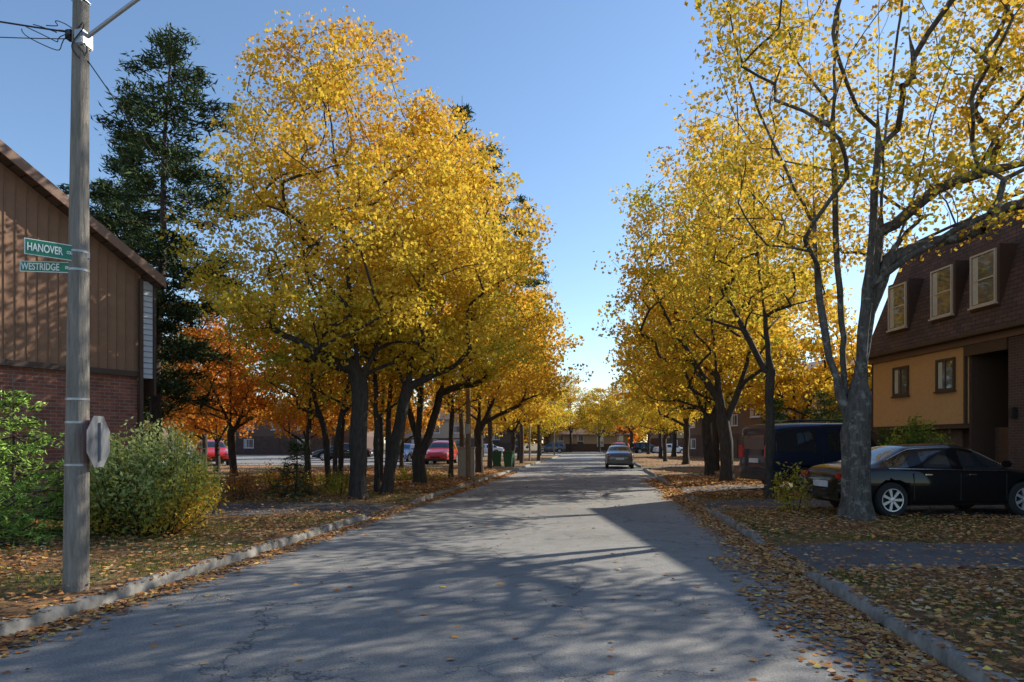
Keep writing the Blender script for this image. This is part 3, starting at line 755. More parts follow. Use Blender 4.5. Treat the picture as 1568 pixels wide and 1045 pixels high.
# ------------------------------------------------------------------ right house (mansard)
P1 = at(13.23, 26.0); P0 = at(13.98, 10.0)
rz = math.atan2(P0[1] - P1[1], P0[0] - P1[0])
mh = empty('mansard_townhouse', (P1[0], P1[1], 0.1), rz)
L = 18.5
box('ground_floor_wall', (0.9, 0.75, 0), (7.4, 9.5, 2.0), M_BRICK2, mh)
box('overhang_floor', (0.9, 0.02, 1.98), (5.8, 9.4, 2.12), M_BROWN, mh)
box('stucco_wall', (0.92, 0.0, 2.122), (5.8, 9.3, 4.42), M_TAN, mh)
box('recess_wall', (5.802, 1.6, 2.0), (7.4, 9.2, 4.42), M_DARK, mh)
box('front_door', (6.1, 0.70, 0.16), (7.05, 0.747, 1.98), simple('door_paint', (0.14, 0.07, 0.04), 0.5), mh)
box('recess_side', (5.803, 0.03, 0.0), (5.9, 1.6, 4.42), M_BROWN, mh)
box('brick_pier', (7.402, -0.05, 0), (L, 9.2, 4.42), M_BRICK2, mh)
box('beam_band', (0.8, -0.12, 4.423), (L + 0.1, 9.4, 4.62), M_BROWNL, mh)
box('recess_beam', (5.81, -0.1, 4.1), (7.39, 0.25, 4.42), M_BROWN, mh)
box('corner_board', (0.86, -0.03, 2.1), (0.915, 0.1, 4.42), M_BROWN, mh)
ov = 0.3; zt = 8.15
vs = [(0.75, -ov, 4.625), (L + .15, -ov, 4.625), (L + .15, 9.5, 4.625), (0.75, 9.5, 4.625), (1.5, 0.75, zt), (L - 0.6, 0.75, zt), (L - .6, 8.5, zt), (1.5, 8.5, zt)]
poly('mansard_roof', vs, [(0, 1, 5, 4), (1, 2, 6, 5), (2, 3, 7, 6), (3, 0, 4, 7), (4, 5, 6, 7), (3, 2, 1, 0)], M_SHING, mh)
box('roof_cap', (1.4, 0.65, zt + 0.002), (L - 0.5, 8.6, zt + 0.13), M_BROWNL, mh)
box('eave_gutter', (0.7, -0.42, 4.60), (L + 0.1, -0.302, 4.71), M_BROWN, mh, 0.02)
box('downspout', (5.72, -0.09, 2.1), (5.79, -0.005, 4.42), M_BROWN, mh)
def window(par, xc, z0, z1, w, yface, frame, mull=True, name='window', t=0.07):
    e = empty(name, (0, 0, 0)); e.parent = par
    y = yface
    box('glass', (xc - w / 2 + t, y - 0.012, z0 + t), (xc + w / 2 - t, y + 0.01, z1 - t), M_GLASS, e)
    box('frame_l', (xc - w / 2, y - 0.05, z0), (xc - w / 2 + t, y + 0.01, z1), frame, e)
    box('frame_r', (xc + w / 2 - t, y - 0.05, z0), (xc + w / 2, y + 0.01, z1), frame, e)
    box('frame_t', (xc - w / 2 + t, y - 0.048, z1 - t), (xc + w / 2 - t, y + 0.01, z1), frame, e)
    box('frame_b', (xc - w / 2 + t, y - 0.048, z0), (xc + w / 2 - t, y + 0.01, z0 + t), frame, e)
    box('sill', (xc - w / 2 - 0.04, y - 0.09, z0 - 0.05), (xc + w / 2 + 0.04, y + 0.01, z0 - 0.002), frame, e)
    if mull: box('mullion', (xc - 0.02, y - 0.03, z0 + t), (xc + 0.02, y - 0.013, z1 - t), frame, e)
    else: box('sash_rail', (xc - w / 2 + t, y - 0.03, (z0 + z1) / 2 - 0.02), (xc + w / 2 - t, y - 0.0155, (z0 + z1) / 2 + 0.02), frame, e)
    box('curtain', (xc - w / 2 + t + 0.02, y - 0.0145, z0 + t + 0.03), (xc - w / 2 + t + 0.02 + w * 0.22, y - 0.0125, z1 - t - 0.02), M_CURT, e)
for xc in (2.6, 4.85, 6.6, 9.4, 12.5, 15.5):
    z0, z1, w = 5.45, 6.95, 0.98
    box('dormer_box', (xc - w / 2 - 0.08, -0.12, z0 - 0.1), (xc + w / 2 + 0.08, 0.85, z1 + 0.1), M_BROWN, mh)
    window(mh, xc, z0, z1, w, -0.135, M_FRAME, False, t=0.05)
for xc in (2.6, 4.85): window(mh, xc, 3.15, 4.15, 0.85, -0.015, M_BROWN)
for xc in (9.4, 12.5): window(mh, xc, 2.9, 4.05, 1.1, -0.065, M_BROWN)
box('garage_door', (1.5, 0.70, 0.05), (4.6, 0.745, 1.95), simple('garage_paint', (0.2, 0.13, 0.09), 0.6), mh)
box('wall_lantern', (7.6, -0.2, 2.2), (7.75, -0.055, 2.5), simple('lantern_metal', (0.02, 0.02, 0.02), 0.4), mh, 0.02)
box('entry_step', (5.95, -0.3, 0.0), (7.35, 0.69, 0.16), M_CONC, mh, 0.01)

def small_house(name, c, D, headc, headD, W, Dp, wall_h, roof, wm, rm, low=None):
    x, y = at(c, D); e = empty(name, (x, y, 0.08), ang(headc, headD))
    box('wall_lower', (0, 0, 0), (W, Dp, wall_h * 0.45), low or M_BRICK2, e)
    box('wall_upper', (0.002, -0.03, wall_h * 0.45 + 0.001), (W - .002, Dp - .03, wall_h), wm, e)
    o = 0.4
    vs = [(-o, -o, wall_h), (W + o, -o, wall_h), (W + o, Dp + o, wall_h), (-o, Dp + o, wall_h), (-o, Dp / 2, wall_h + roof), (W + o, Dp / 2, wall_h + roof)]
    poly('roof', vs, [(0, 1, 5, 4), (2, 3, 4, 5), (0, 4, 3), (1, 2, 5), (3, 2, 1, 0)], rm, e)
    box('eave_fascia', (-o, -o - 0.03, wall_h - 0.12), (W + o, -o - 0.002, wall_h + 0.05), M_BROWNL, e)
    k = int(W / 3)
    for i in range(k):
        xc = 1.6 + i * (W - 3) / max(1, k - 1)
        window(e, xc, wall_h * 0.6, wall_h * 0.6 + 1.1, 1.2, -0.045, M_WHITE)
        if i % 2 == 0: window(e, xc, 0.9, 2.0, 1.2, -0.015, M_WHITE)
        else: box('door', (xc - 0.5, -0.05, 0.05), (xc + 0.5, -0.003, 2.1), M_BROWN, e)
    box('chimney', (W * 0.7, Dp * 0.5 + 0.4, wall_h), (W * 0.7 + 0.7, Dp * 0.5 + 1.1, wall_h + roof + 0.8), M_BRICK, e)
    return e
M_W2 = simple('brown_cladding', (0.14, 0.085, 0.06), 0.8); M_W3 = simple('beige_cladding', (0.36, 0.28, 0.2), 0.8)
small_house('brown_townhouse', 15.6, 46, 0.2, -1, 16, 9, 5.4, 1.6, M_W2, M_SHING)
small_house('brown_townhouse', -14, 116, 1, 0.1, 16, 9, 3.4, 1.8, M_W2, M_SHING)
small_house('brown_townhouse', 7, 122, 1, 0.1, 14, 9, 3.0, 1.6, M_W3, M_SHING)
small_house('brown_townhouse', 26, 116, 1, 0.1, 16, 9, 5.2, 2.2, M_W3, M_SHING)
small_house('brown_townhouse', -34, 84, 1, 0.05, 16, 9, 5.2, 2.0, M_W2, M_SHING)
small_house('brown_townhouse', -16, 102, 1, 0.05, 12, 9, 5.0, 2.0, M_W3, M_SHING)
small_house('brown_townhouse', -46, 62, 1, 0.25, 12, 9, 5.0, 2.0, M_W2, M_SHING)
small_house('brown_townhouse', 20, 78, 0.2, -1, 18, 9, 5.4, 1.8, M_W2, M_SHING)

# ------------------------------------------------------------------ vehicles
M_TYRE = simple('tyre_rubber', (0.018, 0.018, 0.018), 0.85)
M_RIM = simple('alloy_rim', (0.65, 0.66, 0.68), 0.35, 0.7, var=0.03)
M_RED = simple('tail_lamp', (0.45, 0.015, 0.012), 0.15, coat=0.6)
M_HEAD = simple('head_lamp', (0.7, 0.7, 0.7), 0.1, 0.3)
M_PLATE = simple('number_plate', (0.6, 0.6, 0.62), 0.4)
M_PLAST = simple('black_plastic', (0.02, 0.02, 0.02), 0.5)
M_CHROME = simple('chrome', (0.6, 0.6, 0.6), 0.12, 1.0, var=0.02)
def paint(name, col, spec=0.5, coat=1.0):
    m = simple(name, col, 0.35, 0.0, var=0.04, scale=2, coat=coat)
    m.node_tree.nodes['Principled BSDF'].inputs['Specular IOR Level'].default_value = spec
    return m

def wheel(par, x, y, R, W, side):
    bm = bmesh.new()
    prof = [(R * 0.66, -W / 2), (R * 0.9, -W / 2), (R, -W * 0.32), (R, W * 0.32), (R * 0.9, W / 2), (R * 0.66, W / 2)]
    n = 32
    rings = []
    for i in range(n):
        a = 2 * math.pi * i / n
        rings.append([bm.verts.new((math.cos(a) * r, w, math.sin(a) * r)) for r, w in prof])
    for i in range(n):
        A_, B_ = rings[i], rings[(i + 1) % n]
        for k in range(5): f = bm.faces.new((A_[k], A_[k + 1], B_[k + 1], B_[k])); f.material_index = 0
    def ring(r1, y1, r2, y2, mi):
        a_ = [bm.verts.new((math.cos(2 * math.pi * i / n) * r1, y1, math.sin(2 * math.pi * i / n) * r1)) for i in range(n)]
        b_ = [bm.verts.new((math.cos(2 * math.pi * i / n) * r2, y2, math.sin(2 * math.pi * i / n) * r2)) for i in range(n)]
        for i in range(n):
            f = bm.faces.new((a_[i], a_[(i + 1) % n], b_[(i + 1) % n], b_[i])); f.material_index = mi
    yo = side * W / 2
    ring(R * 0.665, yo * 1.0, R * 0.60, yo * 0.98, 1); ring(R * 0.60, yo * 0.98, R * 0.58, yo * 0.2, 2); ring(R * 0.58, yo * 0.2, 0.001, yo * 0.2, 2)
    ring(R * 0.14, yo * 0.92, 0.001, yo * 0.95, 1); ring(R * 0.14, yo * 0.92, R * 0.16, yo * 0.3, 1)
    for s in range(7):
        a = 2 * math.pi * s / 7
        ca, sa = math.cos(a), math.sin(a)
        def pt(r, w, yy): return bm.verts.new((ca * r - sa * w, yy, sa * r + ca * w))
        q = [pt(R * 0.1, -R * 0.06, yo * 0.9), pt(R * 0.1, R * 0.06, yo * 0.9), pt(R * 0.62, R * 0.085, yo * 0.93), pt(R * 0.62, -R * 0.085, yo * 0.93)]
        q2 = [pt(R * 0.1, -R * 0.06, yo * 0.6), pt(R * 0.1, R * 0.06, yo * 0.6), pt(R * 0.62, R * 0.085, yo * 0.6), pt(R * 0.62, -R * 0.085, yo * 0.6)]
        f = bm.faces.new(q); f.material_index = 1
        for i in range(4): f = bm.faces.new((q[i], q[(i + 1) % 4], q2[(i + 1) % 4], q2[i])); f.material_index = 1
    bmesh.ops.recalc_face_normals(bm, faces=bm.faces[:])
    return bm_obj('wheel', bm, [M_TYRE, M_RIM, M_PLAST], par, (x, y, R), smooth=False)

def car(name, c, D, hc, hD, kind, pm, z=0.0, wr=0.34):
    x, y = at(c, D); root = empty(name, (x, y, z), ang(hc, hD))
    if kind == 'sedan':
        hw = 0.90
        st = [(-2.42, .42, .70, .70, .74, .62), (-2.36, .30, .86, .80, .92, .66), (-2.15, .24, .95, .86, 1.02, .70), (-1.75, .20, .97, .89, 1.06, .70),
              (-1.55, .20, .97, .90, 1.12, .70), (-0.98, .20, .96, hw, 1.41, .60), (-0.85, .20, .96, hw, 1.43, .60), (-0.02, .20, .94, hw, 1.47, .61), (0.06, .20, .94, hw, 1.47, .61),
              (0.42, .20, .93, hw, 1.43, .60), (1.12, .20, .92, .89, 1.02, .72), (1.22, .20, .90, .89, .97, .72), (1.8, .20, .82, .88, .90, .68), (2.2, .22, .72, .84, .80, .62), (2.4, .28, .60, .76, .66, .55), (2.47, .38, .52, .66, .56, .5)]
        side = {5: 0, 6: 1, 7: 0, 8: 1, 4: 1, 9: 1}; top = {4: 1, 9: 1}; ax = (-1.42, 1.45)
    elif kind == 'van':
        hw = 0.98; wr = 0.37
        st = [(-2.62, .45, 1.10, .90, 1.75, .80), (-2.58, .35, 1.18, .95, 2.02, .80), (-2.50, .32, 1.2, .97, 2.06, .82), (-1.9, .3, 1.2, hw, 2.1, .84), (-0.9, .3, 1.2, hw, 2.12, .85), (-0.8, .3, 1.2, hw, 2.12, .85),
              (0.35, .3, 1.18, hw, 2.12, .85), (0.45, .3, 1.18, hw, 2.12, .85), (1.05, .3, 1.16, hw, 2.05, .82), (1.85, .3, 1.14, .97, 1.24, .82), (1.95, .3, 1.12, .97, 1.18, .82), (2.45, .32, .98, .95, 1.06, .8), (2.62, .36, .8, .88, .86, .7), (2.68, .45, .65, .8, .7, .6)]
        side = {2: 1, 3: 1, 4: 0, 5: 1, 6: 0, 7: 1, 8: 1}; top = {8: 1}; ax = (-1.45, 1.75)
    else:
        hw = 0.91; wr = 0.35
        st = [(-2.22, .45, .85, .82, 1.05, .7), (-2.18, .34, .98, .87, 1.30, .66), (-2.0, .28, 1.02, .89, 1.60, .66), (-1.3, .26, 1.02, hw, 1.66, .68), (-1.2, .26, 1.02, hw, 1.66, .68), (-0.3, .26, 1.0, hw, 1.68, .68), (-0.2, .26, 1.0, hw, 1.68, .68),
              (0.35, .26, .99, hw, 1.62, .66), (1.05, .26, .98, .9, 1.1, .72), (1.15, .26, .97, .9, 1.04, .72), (1.75, .27, .90, .89, .98, .7), (2.1, .3, .78, .85, .86, .64), (2.22, .4, .62, .74, .68, .55)]
        side = {2: 1, 4: 1, 6: 1, 7: 1}; top = {7: 1}; ax = (-1.3, 1.35)
    bm = bmesh.new(); rings = []
    for (sx, zb, zs, w, zr, wr_) in st:
        h = zs - zb
        half = [(0, zb), (w * 0.8, zb), (w * 0.97, zb + 0.06), (w * 1.0, zb + h * 0.45), (w * 1.0, zb + h * 0.72), (w * 0.965, zs), (wr_ + (w * 0.965 - wr_) * 0.06, zr - (zr - zs) * 0.12), (wr_ * 0.9, zr), (0, zr + 0.02)]
        full = half + [(-a, b) for a, b in half[-2:0:-1]]
        rings.append([bm.verts.new((sx, a, b)) for a, b in full])
    n = len(rings[0])
    for i in range(len(rings) - 1):
        for k in range(n):
            k2 = (k + 1) % n
            f = bm.faces.new((rings[i][k], rings[i][k2], rings[i + 1][k2], rings[i + 1][k]))
            mi = 0
            if k in (5, n - 6) and side.get(i): mi = 1
            if k in (6, 7, n - 8, n - 7) and top.get(i): mi = 1
            if k in (0, 1, n - 1, n - 2): mi = 2
            f.material_index = mi
    f = bm.faces.new(rings[0][::-1]); f = bm.faces.new(rings[-1])
    bmesh.ops.recalc_face_normals(bm, faces=bm.faces[:])
    body = bm_obj('body', bm, [pm, M_CGLASS, M_PLAST], root, smooth=True)
    cl = body.data.attributes.new('crease_edge', 'FLOAT', 'EDGE')
    for e in body.data.edges:
        a_, b_ = e.vertices[0], e.vertices[1]
        k1, k2 = a_ % n, b_ % n
        v = 0.0
        if k1 == k2 and k1 in (2, n - 2, 5, n - 5): v = 0.6
        cl.data[e.index].value = v
    ss = body.modifiers.new('ss', 'SUBSURF'); ss.levels = 2; ss.render_levels = 2
    for xx in ax:
        bmc = bmesh.new()
        bmesh.ops.create_cone(bmc, cap_ends=True, segments=28, radius1=wr + 0.055, radius2=wr + 0.055, depth=2.6)
        bmesh.ops.rotate(bmc, verts=bmc.verts[:], matrix=Matrix.Rotation(math.pi / 2, 3, 'X'))
        mec = bpy.data.meshes.new('cut'); bmc.to_mesh(mec); bmc.free(); mec.materials.append(M_PLAST)
        cu = bpy.data.objects.new('cut', mec); scene.collection.objects.link(cu); cu.parent = root; cu.location = (xx, 0, wr)
        bo = body.modifiers.new('b', 'BOOLEAN'); bo.object = cu; bo.operation = 'DIFFERENCE'; bo.solver = 'EXACT'
    bpy.context.view_layer.update()
    dg = bpy.context.evaluated_depsgraph_get()
    me2 = bpy.data.meshes.new_from_object(body.evaluated_get(dg))
    body.modifiers.clear(); body.data = me2
    for o in [o for o in bpy.data.objects if o.name.startswith('cut')]: bpy.data.objects.remove(o)
    for xx in ax:
        box('axle_liner', (xx - wr, -hw + 0.28, wr - 0.1), (xx + wr, hw - 0.28, wr + 0.28), M_PLAST, root)
        for s in (-1, 1): wheel(root, xx, s * (hw - 0.115), wr, 0.21, s)
    xb = st[0][0]; xf = st[-1][0]
    zl = {'sedan': 0.76, 'van': 1.0, 'suv': 0.92}[kind]
    hgt = {'sedan': 0.13, 'van': 0.42, 'suv': 0.26}[kind]
    zh = {'sedan': 0.60, 'van': 0.76, 'suv': 0.74}[kind]
    for s in (-1, 1):
        y0_, y1_ = sorted((s * hw * 0.62, s * hw * (0.93 if kind != 'sedan' else 0.86)))
        box('tail_lamp', (xb - 0.03, y0_, zl), (xb + 0.16, y1_, zl + hgt), M_RED, root, 0.03)
        box('head_lamp', (xf - 0.26, y0_, zh), (xf - 0.03, y1_, zh + 0.12), M_HEAD, root, 0.03)
        mx = {'sedan': 0.92, 'van': 1.45, 'suv': 0.85}[kind]; mz = {'sedan': 1.0, 'van': 1.25, 'suv': 1.08}[kind]
        y0_, y1_ = sorted((s * (hw - 0.04), s * (hw + 0.16)))
        box('mirror', (mx, y0_, mz), (mx + 0.1, y1_, mz + 0.13), pm, root, 0.03)
        for dx_ in ((-0.75, 0.2) if kind != 'van' else (-0.1, 0.9)):
            y0_, y1_ = sorted((s * (hw - 0.01), s * (hw + 0.018)))
            zz = st[5][2] - 0.12
            box('door_handle', (dx_, y0_, zz), (dx_ + 0.16, y1_, zz + 0.028), M_CHROME, root, 0.006)
        for dx_ in ((-0.98, 0.02, 1.02) if kind != 'van' else (-0.85, 0.4, 1.5)):
            y0_, y1_ = sorted((s * (hw - 0.02), s * (hw + 0.0025)))
            box('door_gap', (dx_, y0_, 0.34), (dx_ + 0.012, y1_, st[5][2] - 0.08), M_PLAST, root)
        if kind == 'sedan':
            def bp(sx, up):
                xs_ = [q[0] for q in st]
                w_ = np.interp(sx, xs_, [q[3] for q in st]) * 0.965; zs1 = np.interp(sx, xs_, [q[2] for q in st])
                zr1 = np.interp(sx, xs_, [q[4] for q in st]); r1 = np.interp(sx, xs_, [q[5] for q in st])
                return (sx, s * (w_ + 0.006), zs1 + 0.005) if not up else (sx, s * (r1 + 0.035), zr1 - (zr1 - zs1) * 0.13)
            tubes('window_surround', [(np.array([bp(q, 0) for q in np.linspace(-1.5, 1.1, 10)]), [0.008] * 10, 5),
                                      (np.array([bp(q, 1) for q in np.linspace(-1.45, 1.05, 16)]), [0.008] * 16, 5)], M_CHROME, root)
    box('number_plate', (xb - 0.02, -0.26, zl - 0.14 if kind != 'sedan' else 0.58), (xb + 0.02, 0.26, zl if kind != 'sedan' else 0.71), M_PLATE, root)
    box('rear_bumper', (xb - 0.05, -hw * 0.86, 0.33), (xb + 0.2, hw * 0.86, 0.52), pm if kind == 'sedan' else M_PLAST, root, 0.05)
    box('front_bumper', (xf - 0.2, -hw * 0.8, 0.26), (xf + 0.03, hw * 0.8, 0.44), pm if kind == 'sedan' else M_PLAST, root, 0.05)
    box('grille', (xf - 0.1, -0.34, 0.46), (xf + 0.02, 0.34, 0.58), M_PLAST, root, 0.02)
    if kind != 'sedan':
        zq = st[2][2]
        box('rear_window', (xb - 0.0, -hw * 0.62, zq + 0.06), (xb + 0.10, hw * 0.62, zq + (0.55 if kind == 'van' else 0.42)), M_CGLASS, root, 0.03)
        for s in (-1, 1):
            pts = np.array([(-1.8, s * 0.62, st[4][4] + 0.06), (-0.6, s * 0.62, st[4][4] + 0.09), (0.3, s * 0.62, st[4][4] + 0.05)])
            tubes('roof_rail', [(pts, [0.02] * 3, 6)], M_PLAST, root)
    return root

PB = paint('black_car_paint', (0.004, 0.0045, 0.006), 0.1, 0.75); PN = paint('navy_paint', (0.008, 0.014, 0.035), 0.2, 0.8); PG = paint('grey_car_paint', (0.07, 0.075, 0.08))
PR = paint('red_car_paint', (0.5, 0.02, 0.018)); PW = paint('white_car_paint', (0.6, 0.6, 0.6)); PBL = paint('blue_car_paint', (0.05, 0.12, 0.3))
car('parked_sedan', 8.9, 14.6, 1, 0.10, 'sedan', PB, 0.155, wr=0.35)
car('parked_van', 10.25, 22.2, 1, 0.2, 'van', PN, 0.155)
car('grey_sedan', 7.05, 45.0, 0.131, 1, 'sedan', PG, 0.0)
car('parked_car', -20.2, 46, 0.6, -1, 'suv', PR, 0.15)
car('parked_suv', -5.1, 49.5, -0.1, -1, 'suv', PR, 0.1)
car('parked_car', -14.2, 57.5, -1, 0.05, 'sedan', PB, 0.15)
car('parked_car', -8.6, 55, -0.2, -1, 'sedan', PBL, 0.1)
car('parked_suv', 14.5, 92, 0.1, -1, 'suv', PR, 0.0)
car('parked_suv', 20.5, 104, 1, 0.1, 'suv', PB, 0.0)
car('parked_car', -3.5, 92, -1, 0.05, 'sedan', PW, 0.0)
car('parked_car', 6.2, 108, -1, 0.05, 'suv', PG, 0.0)
car('parked_car', 23, 99, 1, 0.1, 'sedan', PW, 0.0)

# ------------------------------------------------------------------ street furniture
M_POLE = bark('weathered_pole', (0.16, 0.14, 0.115), (0.38, 0.34, 0.29), 22, 0.1, 0.75)
M_GALV = simple('galvanised_steel', (0.38, 0.39, 0.40), 0.45, 0.6, var=0.1)
M_SGN = simple('sign_back_aluminium', (0.20, 0.21, 0.23), 0.5, 0.3, var=0.1)
M_WIRE = simple('black_cable', (0.02, 0.02, 0.02), 0.6)
px, py = at(-4.55, 7.12); pz = gz(px, py)
pole = empty('street_lamp', (px, py, 0))
q = np.linspace(0, 1, 14); hp = 6.22
tubes('pole_shaft', [(np.stack([0.06 * q - 0.0, 0 * q, pz - 0.3 + (hp - pz + 0.3) * q], 1), 0.124 - 0.05 * q, 24)], M_POLE, pole)
box('pole_cap', (-0.02, -0.075, hp), (0.13, 0.075, hp + 0.05), M_GALV, pole, 0.02)
for zb in (2.1, 1.86, 1.42, 3.44, 3.63):
    rr = 0.124 - 0.05 * zb / hp + 0.004
    tubes('steel_band', [(np.array([(0.06 * zb / hp, 0, zb - 0.012), (0.06 * zb / hp, 0, zb + 0.012)]), [rr, rr], 20)], M_GALV, pole)
t = np.linspace(0, 1, 16)
arm = np.stack([0.10 + 2.5 * t, 0.1 * t, 5.85 + 1.15 * np.sin(t * 1.45)], 1)
tubes('lamp_arm', [(arm, np.full(16, 0.02), 10)], M_GALV, pole)
box('arm_bracket', (0.04, -0.08, 5.76), (0.14, 0.08, 5.92), M_GALV, pole, 0.01)
box('lamp_head', (2.5, -0.05, 6.9), (3.1, 0.25, 7.08), M_GALV, pole, 0.06)
box('cable_clamp', (-0.10, -0.04, 5.85), (-0.02, 0.04, 5.95), M_PLAST, pole, 0.01)
wl = []
def cat(a, b, sag, n=24, r=0.009):
    a = np.array(a, float); b = np.array(b, float); s = np.linspace(0, 1, n)[:, None]
    return (a * (1 - s) + b * s - np.array([0, 0, 1]) * sag * 4 * s * (1 - s), np.full(n, r), 5)
wl.append(cat((0, 0, 5.92), (-9, -2.2, 7.9), 0.3, r=0.009))
wl.append(cat((0, 0, 5.86), (-4.2, -0.9, 6.15), 0.12, r=0.005))
wl.append(cat((0.14, 0, 5.62), (-3.4, 14, 5.6), 0.6, 30, r=0.006))
for k in range(4):
    s = np.linspace(0, 1, 14)
    wl.append((np.stack([-0.35 * s * (1 + 0.25 * k) + 0.03 * np.sin(9 * s + k), 0.05 * np.cos(8 * s + k), 5.9 + 0.12 * s - 0.14 * np.sin(s * 3.1) * (k - 1) * 0.6], 1), np.full(14, 0.005), 5))
for k in range(3):
    s = np.linspace(0, 1, 14)
    wl.append((np.stack([0.1 + 0.07 * np.cos(s * 5 + k), -0.09 + 0.02 * k + 0 * s, 5.95 - 0.35 * s + 0.03 * k], 1), np.full(14, 0.006), 5))
tubes('service_cables', wl, M_WIRE, pole)

M_SIGNG = simple('green_sign_face', (0.01, 0.19, 0.10), 0.4, var=0.05)
M_SIGNW = simple('white_lettering', (0.8, 0.82, 0.8), 0.5, var=0.02)
def text(s, size, par, loc, sx=1.0):
    cu = bpy.data.curves.new('lettering', 'FONT'); cu.body = s; cu.size = size; cu.extrude = 0.0015
    cu.align_x = 'LEFT'; cu.align_y = 'CENTER'; cu.materials.append(M_SIGNW); cu.offset = 0.0018
    o = bpy.data.objects.new('lettering', cu); o.location = loc; o.rotation_euler = (math.pi / 2, 0, 0); o.scale = (sx, 1, 1)
    o.parent = par; link(o); return o
def name_sign(cx, cD, hc, hD, z, Lb, hb_, txts):
    x, y = at(cx, cD); e = empty('street_name_sign', (x, y, z), ang(hc, hD))
    box('blade_edge', (0, -0.004, -hb_ / 2), (Lb, 0.004, hb_ / 2), M_SIGNW, e)
    box('blade_face', (0.008, -0.0065, -hb_ / 2 + 0.008), (Lb - 0.008, 0.0065, hb_ / 2 - 0.008), M_SIGNG, e)
    for s, sz, lx, sx in txts: text(s, sz, e, (lx, -0.009, -0.004), sx)
    box('bracket', (Lb, -0.015, -0.03), (Lb + 0.10, 0.015, 0.03), M_GALV, e)
    return e
name_sign(-4.83, 6.76, 0.40, 0.36, 3.60, 0.46, 0.16, [('HANOVER', 0.11, 0.02, 0.58), ('COURT', 0.042, 0.355, 0.55)])
name_sign(-5.03, 6.98, 0.56, 0.08, 3.455, 0.48, 0.11, [('WESTRIDGE', 0.10, 0.015, 0.66), ('DR', 0.04, 0.43, 0.62)])
x, y = at(-4.36, 7.2); ts = empty('traffic_sign', (x, y, 1.66), ang(-0.15, 1.0))
R8 = 0.27 / math.cos(math.pi / 8)
def octa(r, d):
    bm = bmesh.new(); bmesh.ops.create_cone(bm, cap_ends=True, segments=8, radius1=r, radius2=r, depth=d)
    bmesh.ops.rotate(bm, verts=bm.verts[:], matrix=Matrix.Rotation(math.pi / 8, 3, 'Z'))
    bmesh.ops.rotate(bm, verts=bm.verts[:], matrix=Matrix.Rotation(math.pi / 2, 3, 'X')); return bm
bm_obj('sign_plate', octa(R8, 0.006), [M_SGN], ts)
bm_obj('red_face', octa(R8 * 0.97, 0.004), [simple('red_sign_face', (0.5, 0.02, 0.02), 0.4)], ts, (0, 0.006, 0))
box('stiffener', (-0.02, -0.03, -0.2), (0.02, -0.004, 0.2), M_SGN, ts)
box('mount_arm', (-0.03, 0.01, 0.1), (0.03, 0.16, 0.14), M_GALV, ts)

M_WOOD = simple('wood_pole', (0.2, 0.13, 0.08), 0.9, var=0.25)
x, y = at(-1.78, 27.8); p2 = empty('utility_pole', (x, y, 0))
tubes('shaft', [(np.array([(0, 0, 0), (0.0, 0, 2), (0, 0, 4.0)]), [0.11, 0.1, 0.085], 12)], M_WOOD, p2)
box('pole_box', (-0.1, -0.22, 2.0), (0.1, -0.1, 2.4), M_GALV, p2, 0.02)
box('pole_top_cap', (-0.09, -0.09, 4.0), (0.09, 0.09, 4.05), M_GALV, p2, 0.01)
x, y = at(-2.0, 30.0); cb = empty('utility_cabinet', (x, y, 0.1), 0.1)
MC = simple('cabinet_paint', (0.36, 0.32, 0.26), 0.6)
box('plinth', (-0.42, -0.32, 0), (0.42, 0.32, 0.1), M_CONC, cb, 0.01)
box('cabinet', (-0.36, -0.26, 0.1), (0.36, 0.26, 1.3), MC, cb, 0.02)
box('cabinet_lid', (-0.40, -0.3, 1.3), (0.40, 0.3, 1.36), MC, cb, 0.02)
box('door_seam', (-0.006, -0.264, 0.18), (0.006, -0.26, 1.24), M_PLAST, cb)
box('handle', (0.04, -0.29, 0.7), (0.07, -0.262, 0.85), M_PLAST, cb)
M_BIN = simple('green_bin_plastic', (0.03, 0.11, 0.05), 0.5)
for c, D, r in ((-0.95, 43.0, 0.1), (-0.2, 42.4, -0.15)):
    x, y = at(c, D); b = empty('wheelie_bin', (x, y, 0.1), r)
    bm = bmesh.new(); v = []
    for z_, w_, d_ in ((0.06, 0.22, 0.24), (0.95, 0.30, 0.34)):
        v += [bm.verts.new((sx * w_, sy * d_, z_)) for sx, sy in ((-1, -1), (1, -1), (1, 1), (-1, 1))]
    for i in range(4): bm.faces.new((v[i], v[(i + 1) % 4], v[4 + (i + 1) % 4], v[4 + i]))
    bm.faces.new(v[3::-1]); bm.faces.new(v[4:])
    bmesh.ops.bevel(bm, geom=bm.edges[:], offset=0.02, segments=2, affect='EDGES')
    bm_obj('bin_body', bm, [M_BIN], b)
    box('bin_lid', (-0.33, -0.38, 0.955), (0.33, 0.36, 1.02), M_BIN, b, 0.03)
    box('bin_handle', (-0.25, 0.36, 0.9), (0.25, 0.41, 0.94), M_BIN, b, 0.01)
    for s in (-1, 1):
        bm = bmesh.new(); bmesh.ops.create_cone(bm, cap_ends=True, segments=16, radius1=0.1, radius2=0.1, depth=0.05)
        bm_obj('bin_wheel', bm, [M_TYRE], b, (s * 0.24, 0.27, 0.1), (0, math.pi / 2, 0))
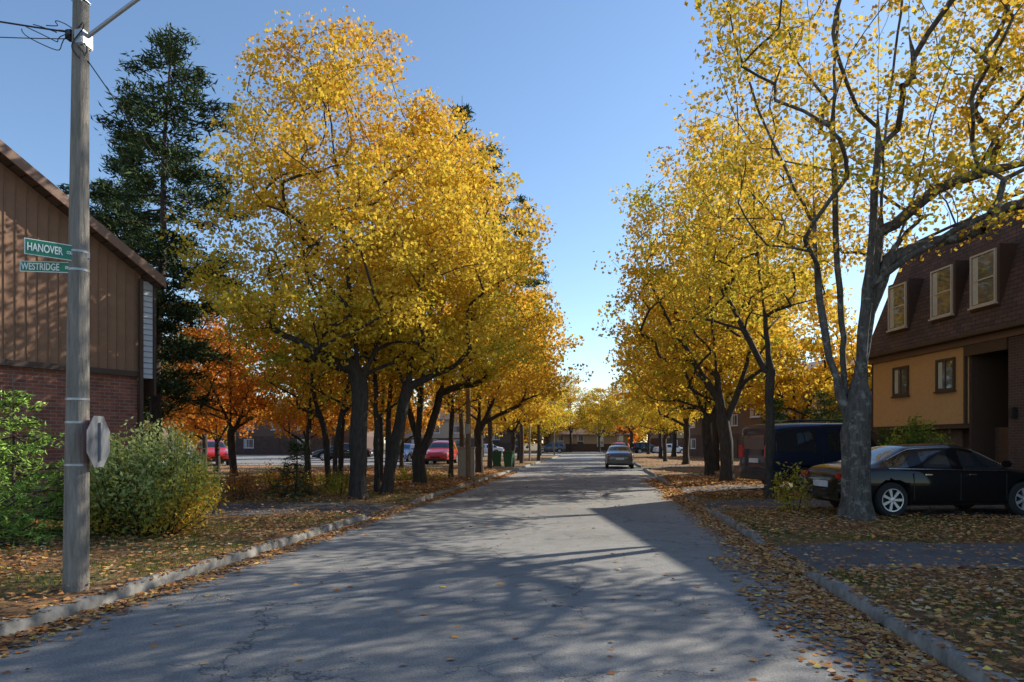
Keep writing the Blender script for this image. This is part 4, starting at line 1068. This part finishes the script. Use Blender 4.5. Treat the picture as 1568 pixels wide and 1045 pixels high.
for c, D, hgt in ((1.45, 56, 4.6), (5.2, 84, 6.0)):
    x, y = at(c, D); l = empty('street_lamp', (x, y, 0))
    tubes('pole_shaft', [(np.array([(0, 0, 0), (0, 0, hgt)]), [0.09, 0.06], 10)], M_POLE, l)
    tt = np.linspace(0, 1, 10); tubes('lamp_arm', [(np.stack([1.8 * tt, 0 * tt, hgt - 0.2 + 0.5 * np.sin(tt * 1.5)], 1), np.full(10, 0.03), 8)], M_GALV, l)
    box('lamp_head', (1.7, -0.12, hgt + 0.2), (2.2, 0.12, hgt + 0.34), M_GALV, l, 0.04)

# ------------------------------------------------------------------ light, sky, camera
el = math.radians(30.5); az = math.radians(50.6)
w = bpy.data.worlds.new('World'); scene.world = w; w.use_nodes = True
nt = w.node_tree; bg = nt.nodes['Background']; sky = nt.nodes.new('ShaderNodeTexSky')
sky.sky_type = 'NISHITA'; sky.sun_disc = False; sky.sun_elevation = el; sky.sun_rotation = az
sky.air_density = 1.0; sky.dust_density = 0.2; sky.ozone_density = 2.0
gain = mixc(nt, 1.0, sky.outputs[0], (1.20, 1.27, 1.32), 'MULTIPLY')
nt.links.new(gain, bg.inputs[0]); bg.inputs[1].default_value = 0.15
sd = bpy.data.lights.new('sun', 'SUN'); sd.energy = 7.2; sd.angle = math.radians(0.5); sd.color = (1.0, 0.93, 0.80)
so = bpy.data.objects.new('sun', sd); link(so)
dirv = Vector((math.cos(el) * math.sin(az), math.cos(el) * math.cos(az), math.sin(el)))
so.rotation_euler = dirv.to_track_quat('Z', 'Y').to_euler(); so.location = (20, 20, 30)

cd = bpy.data.cameras.new('camera'); cam = bpy.data.objects.new('camera', cd); link(cam)
cd.lens = 24; cd.sensor_width = 36; cd.clip_end = 3000; cd.shift_y = 0.0992
cam.location = (0, 0, H_EYE); cam.rotation_euler = (math.radians(90), 0, math.atan2(0.13, 0.9915))
scene.camera = cam
scene.view_settings.view_transform = 'Standard'; scene.view_settings.look = 'None'; scene.view_settings.exposure = 0
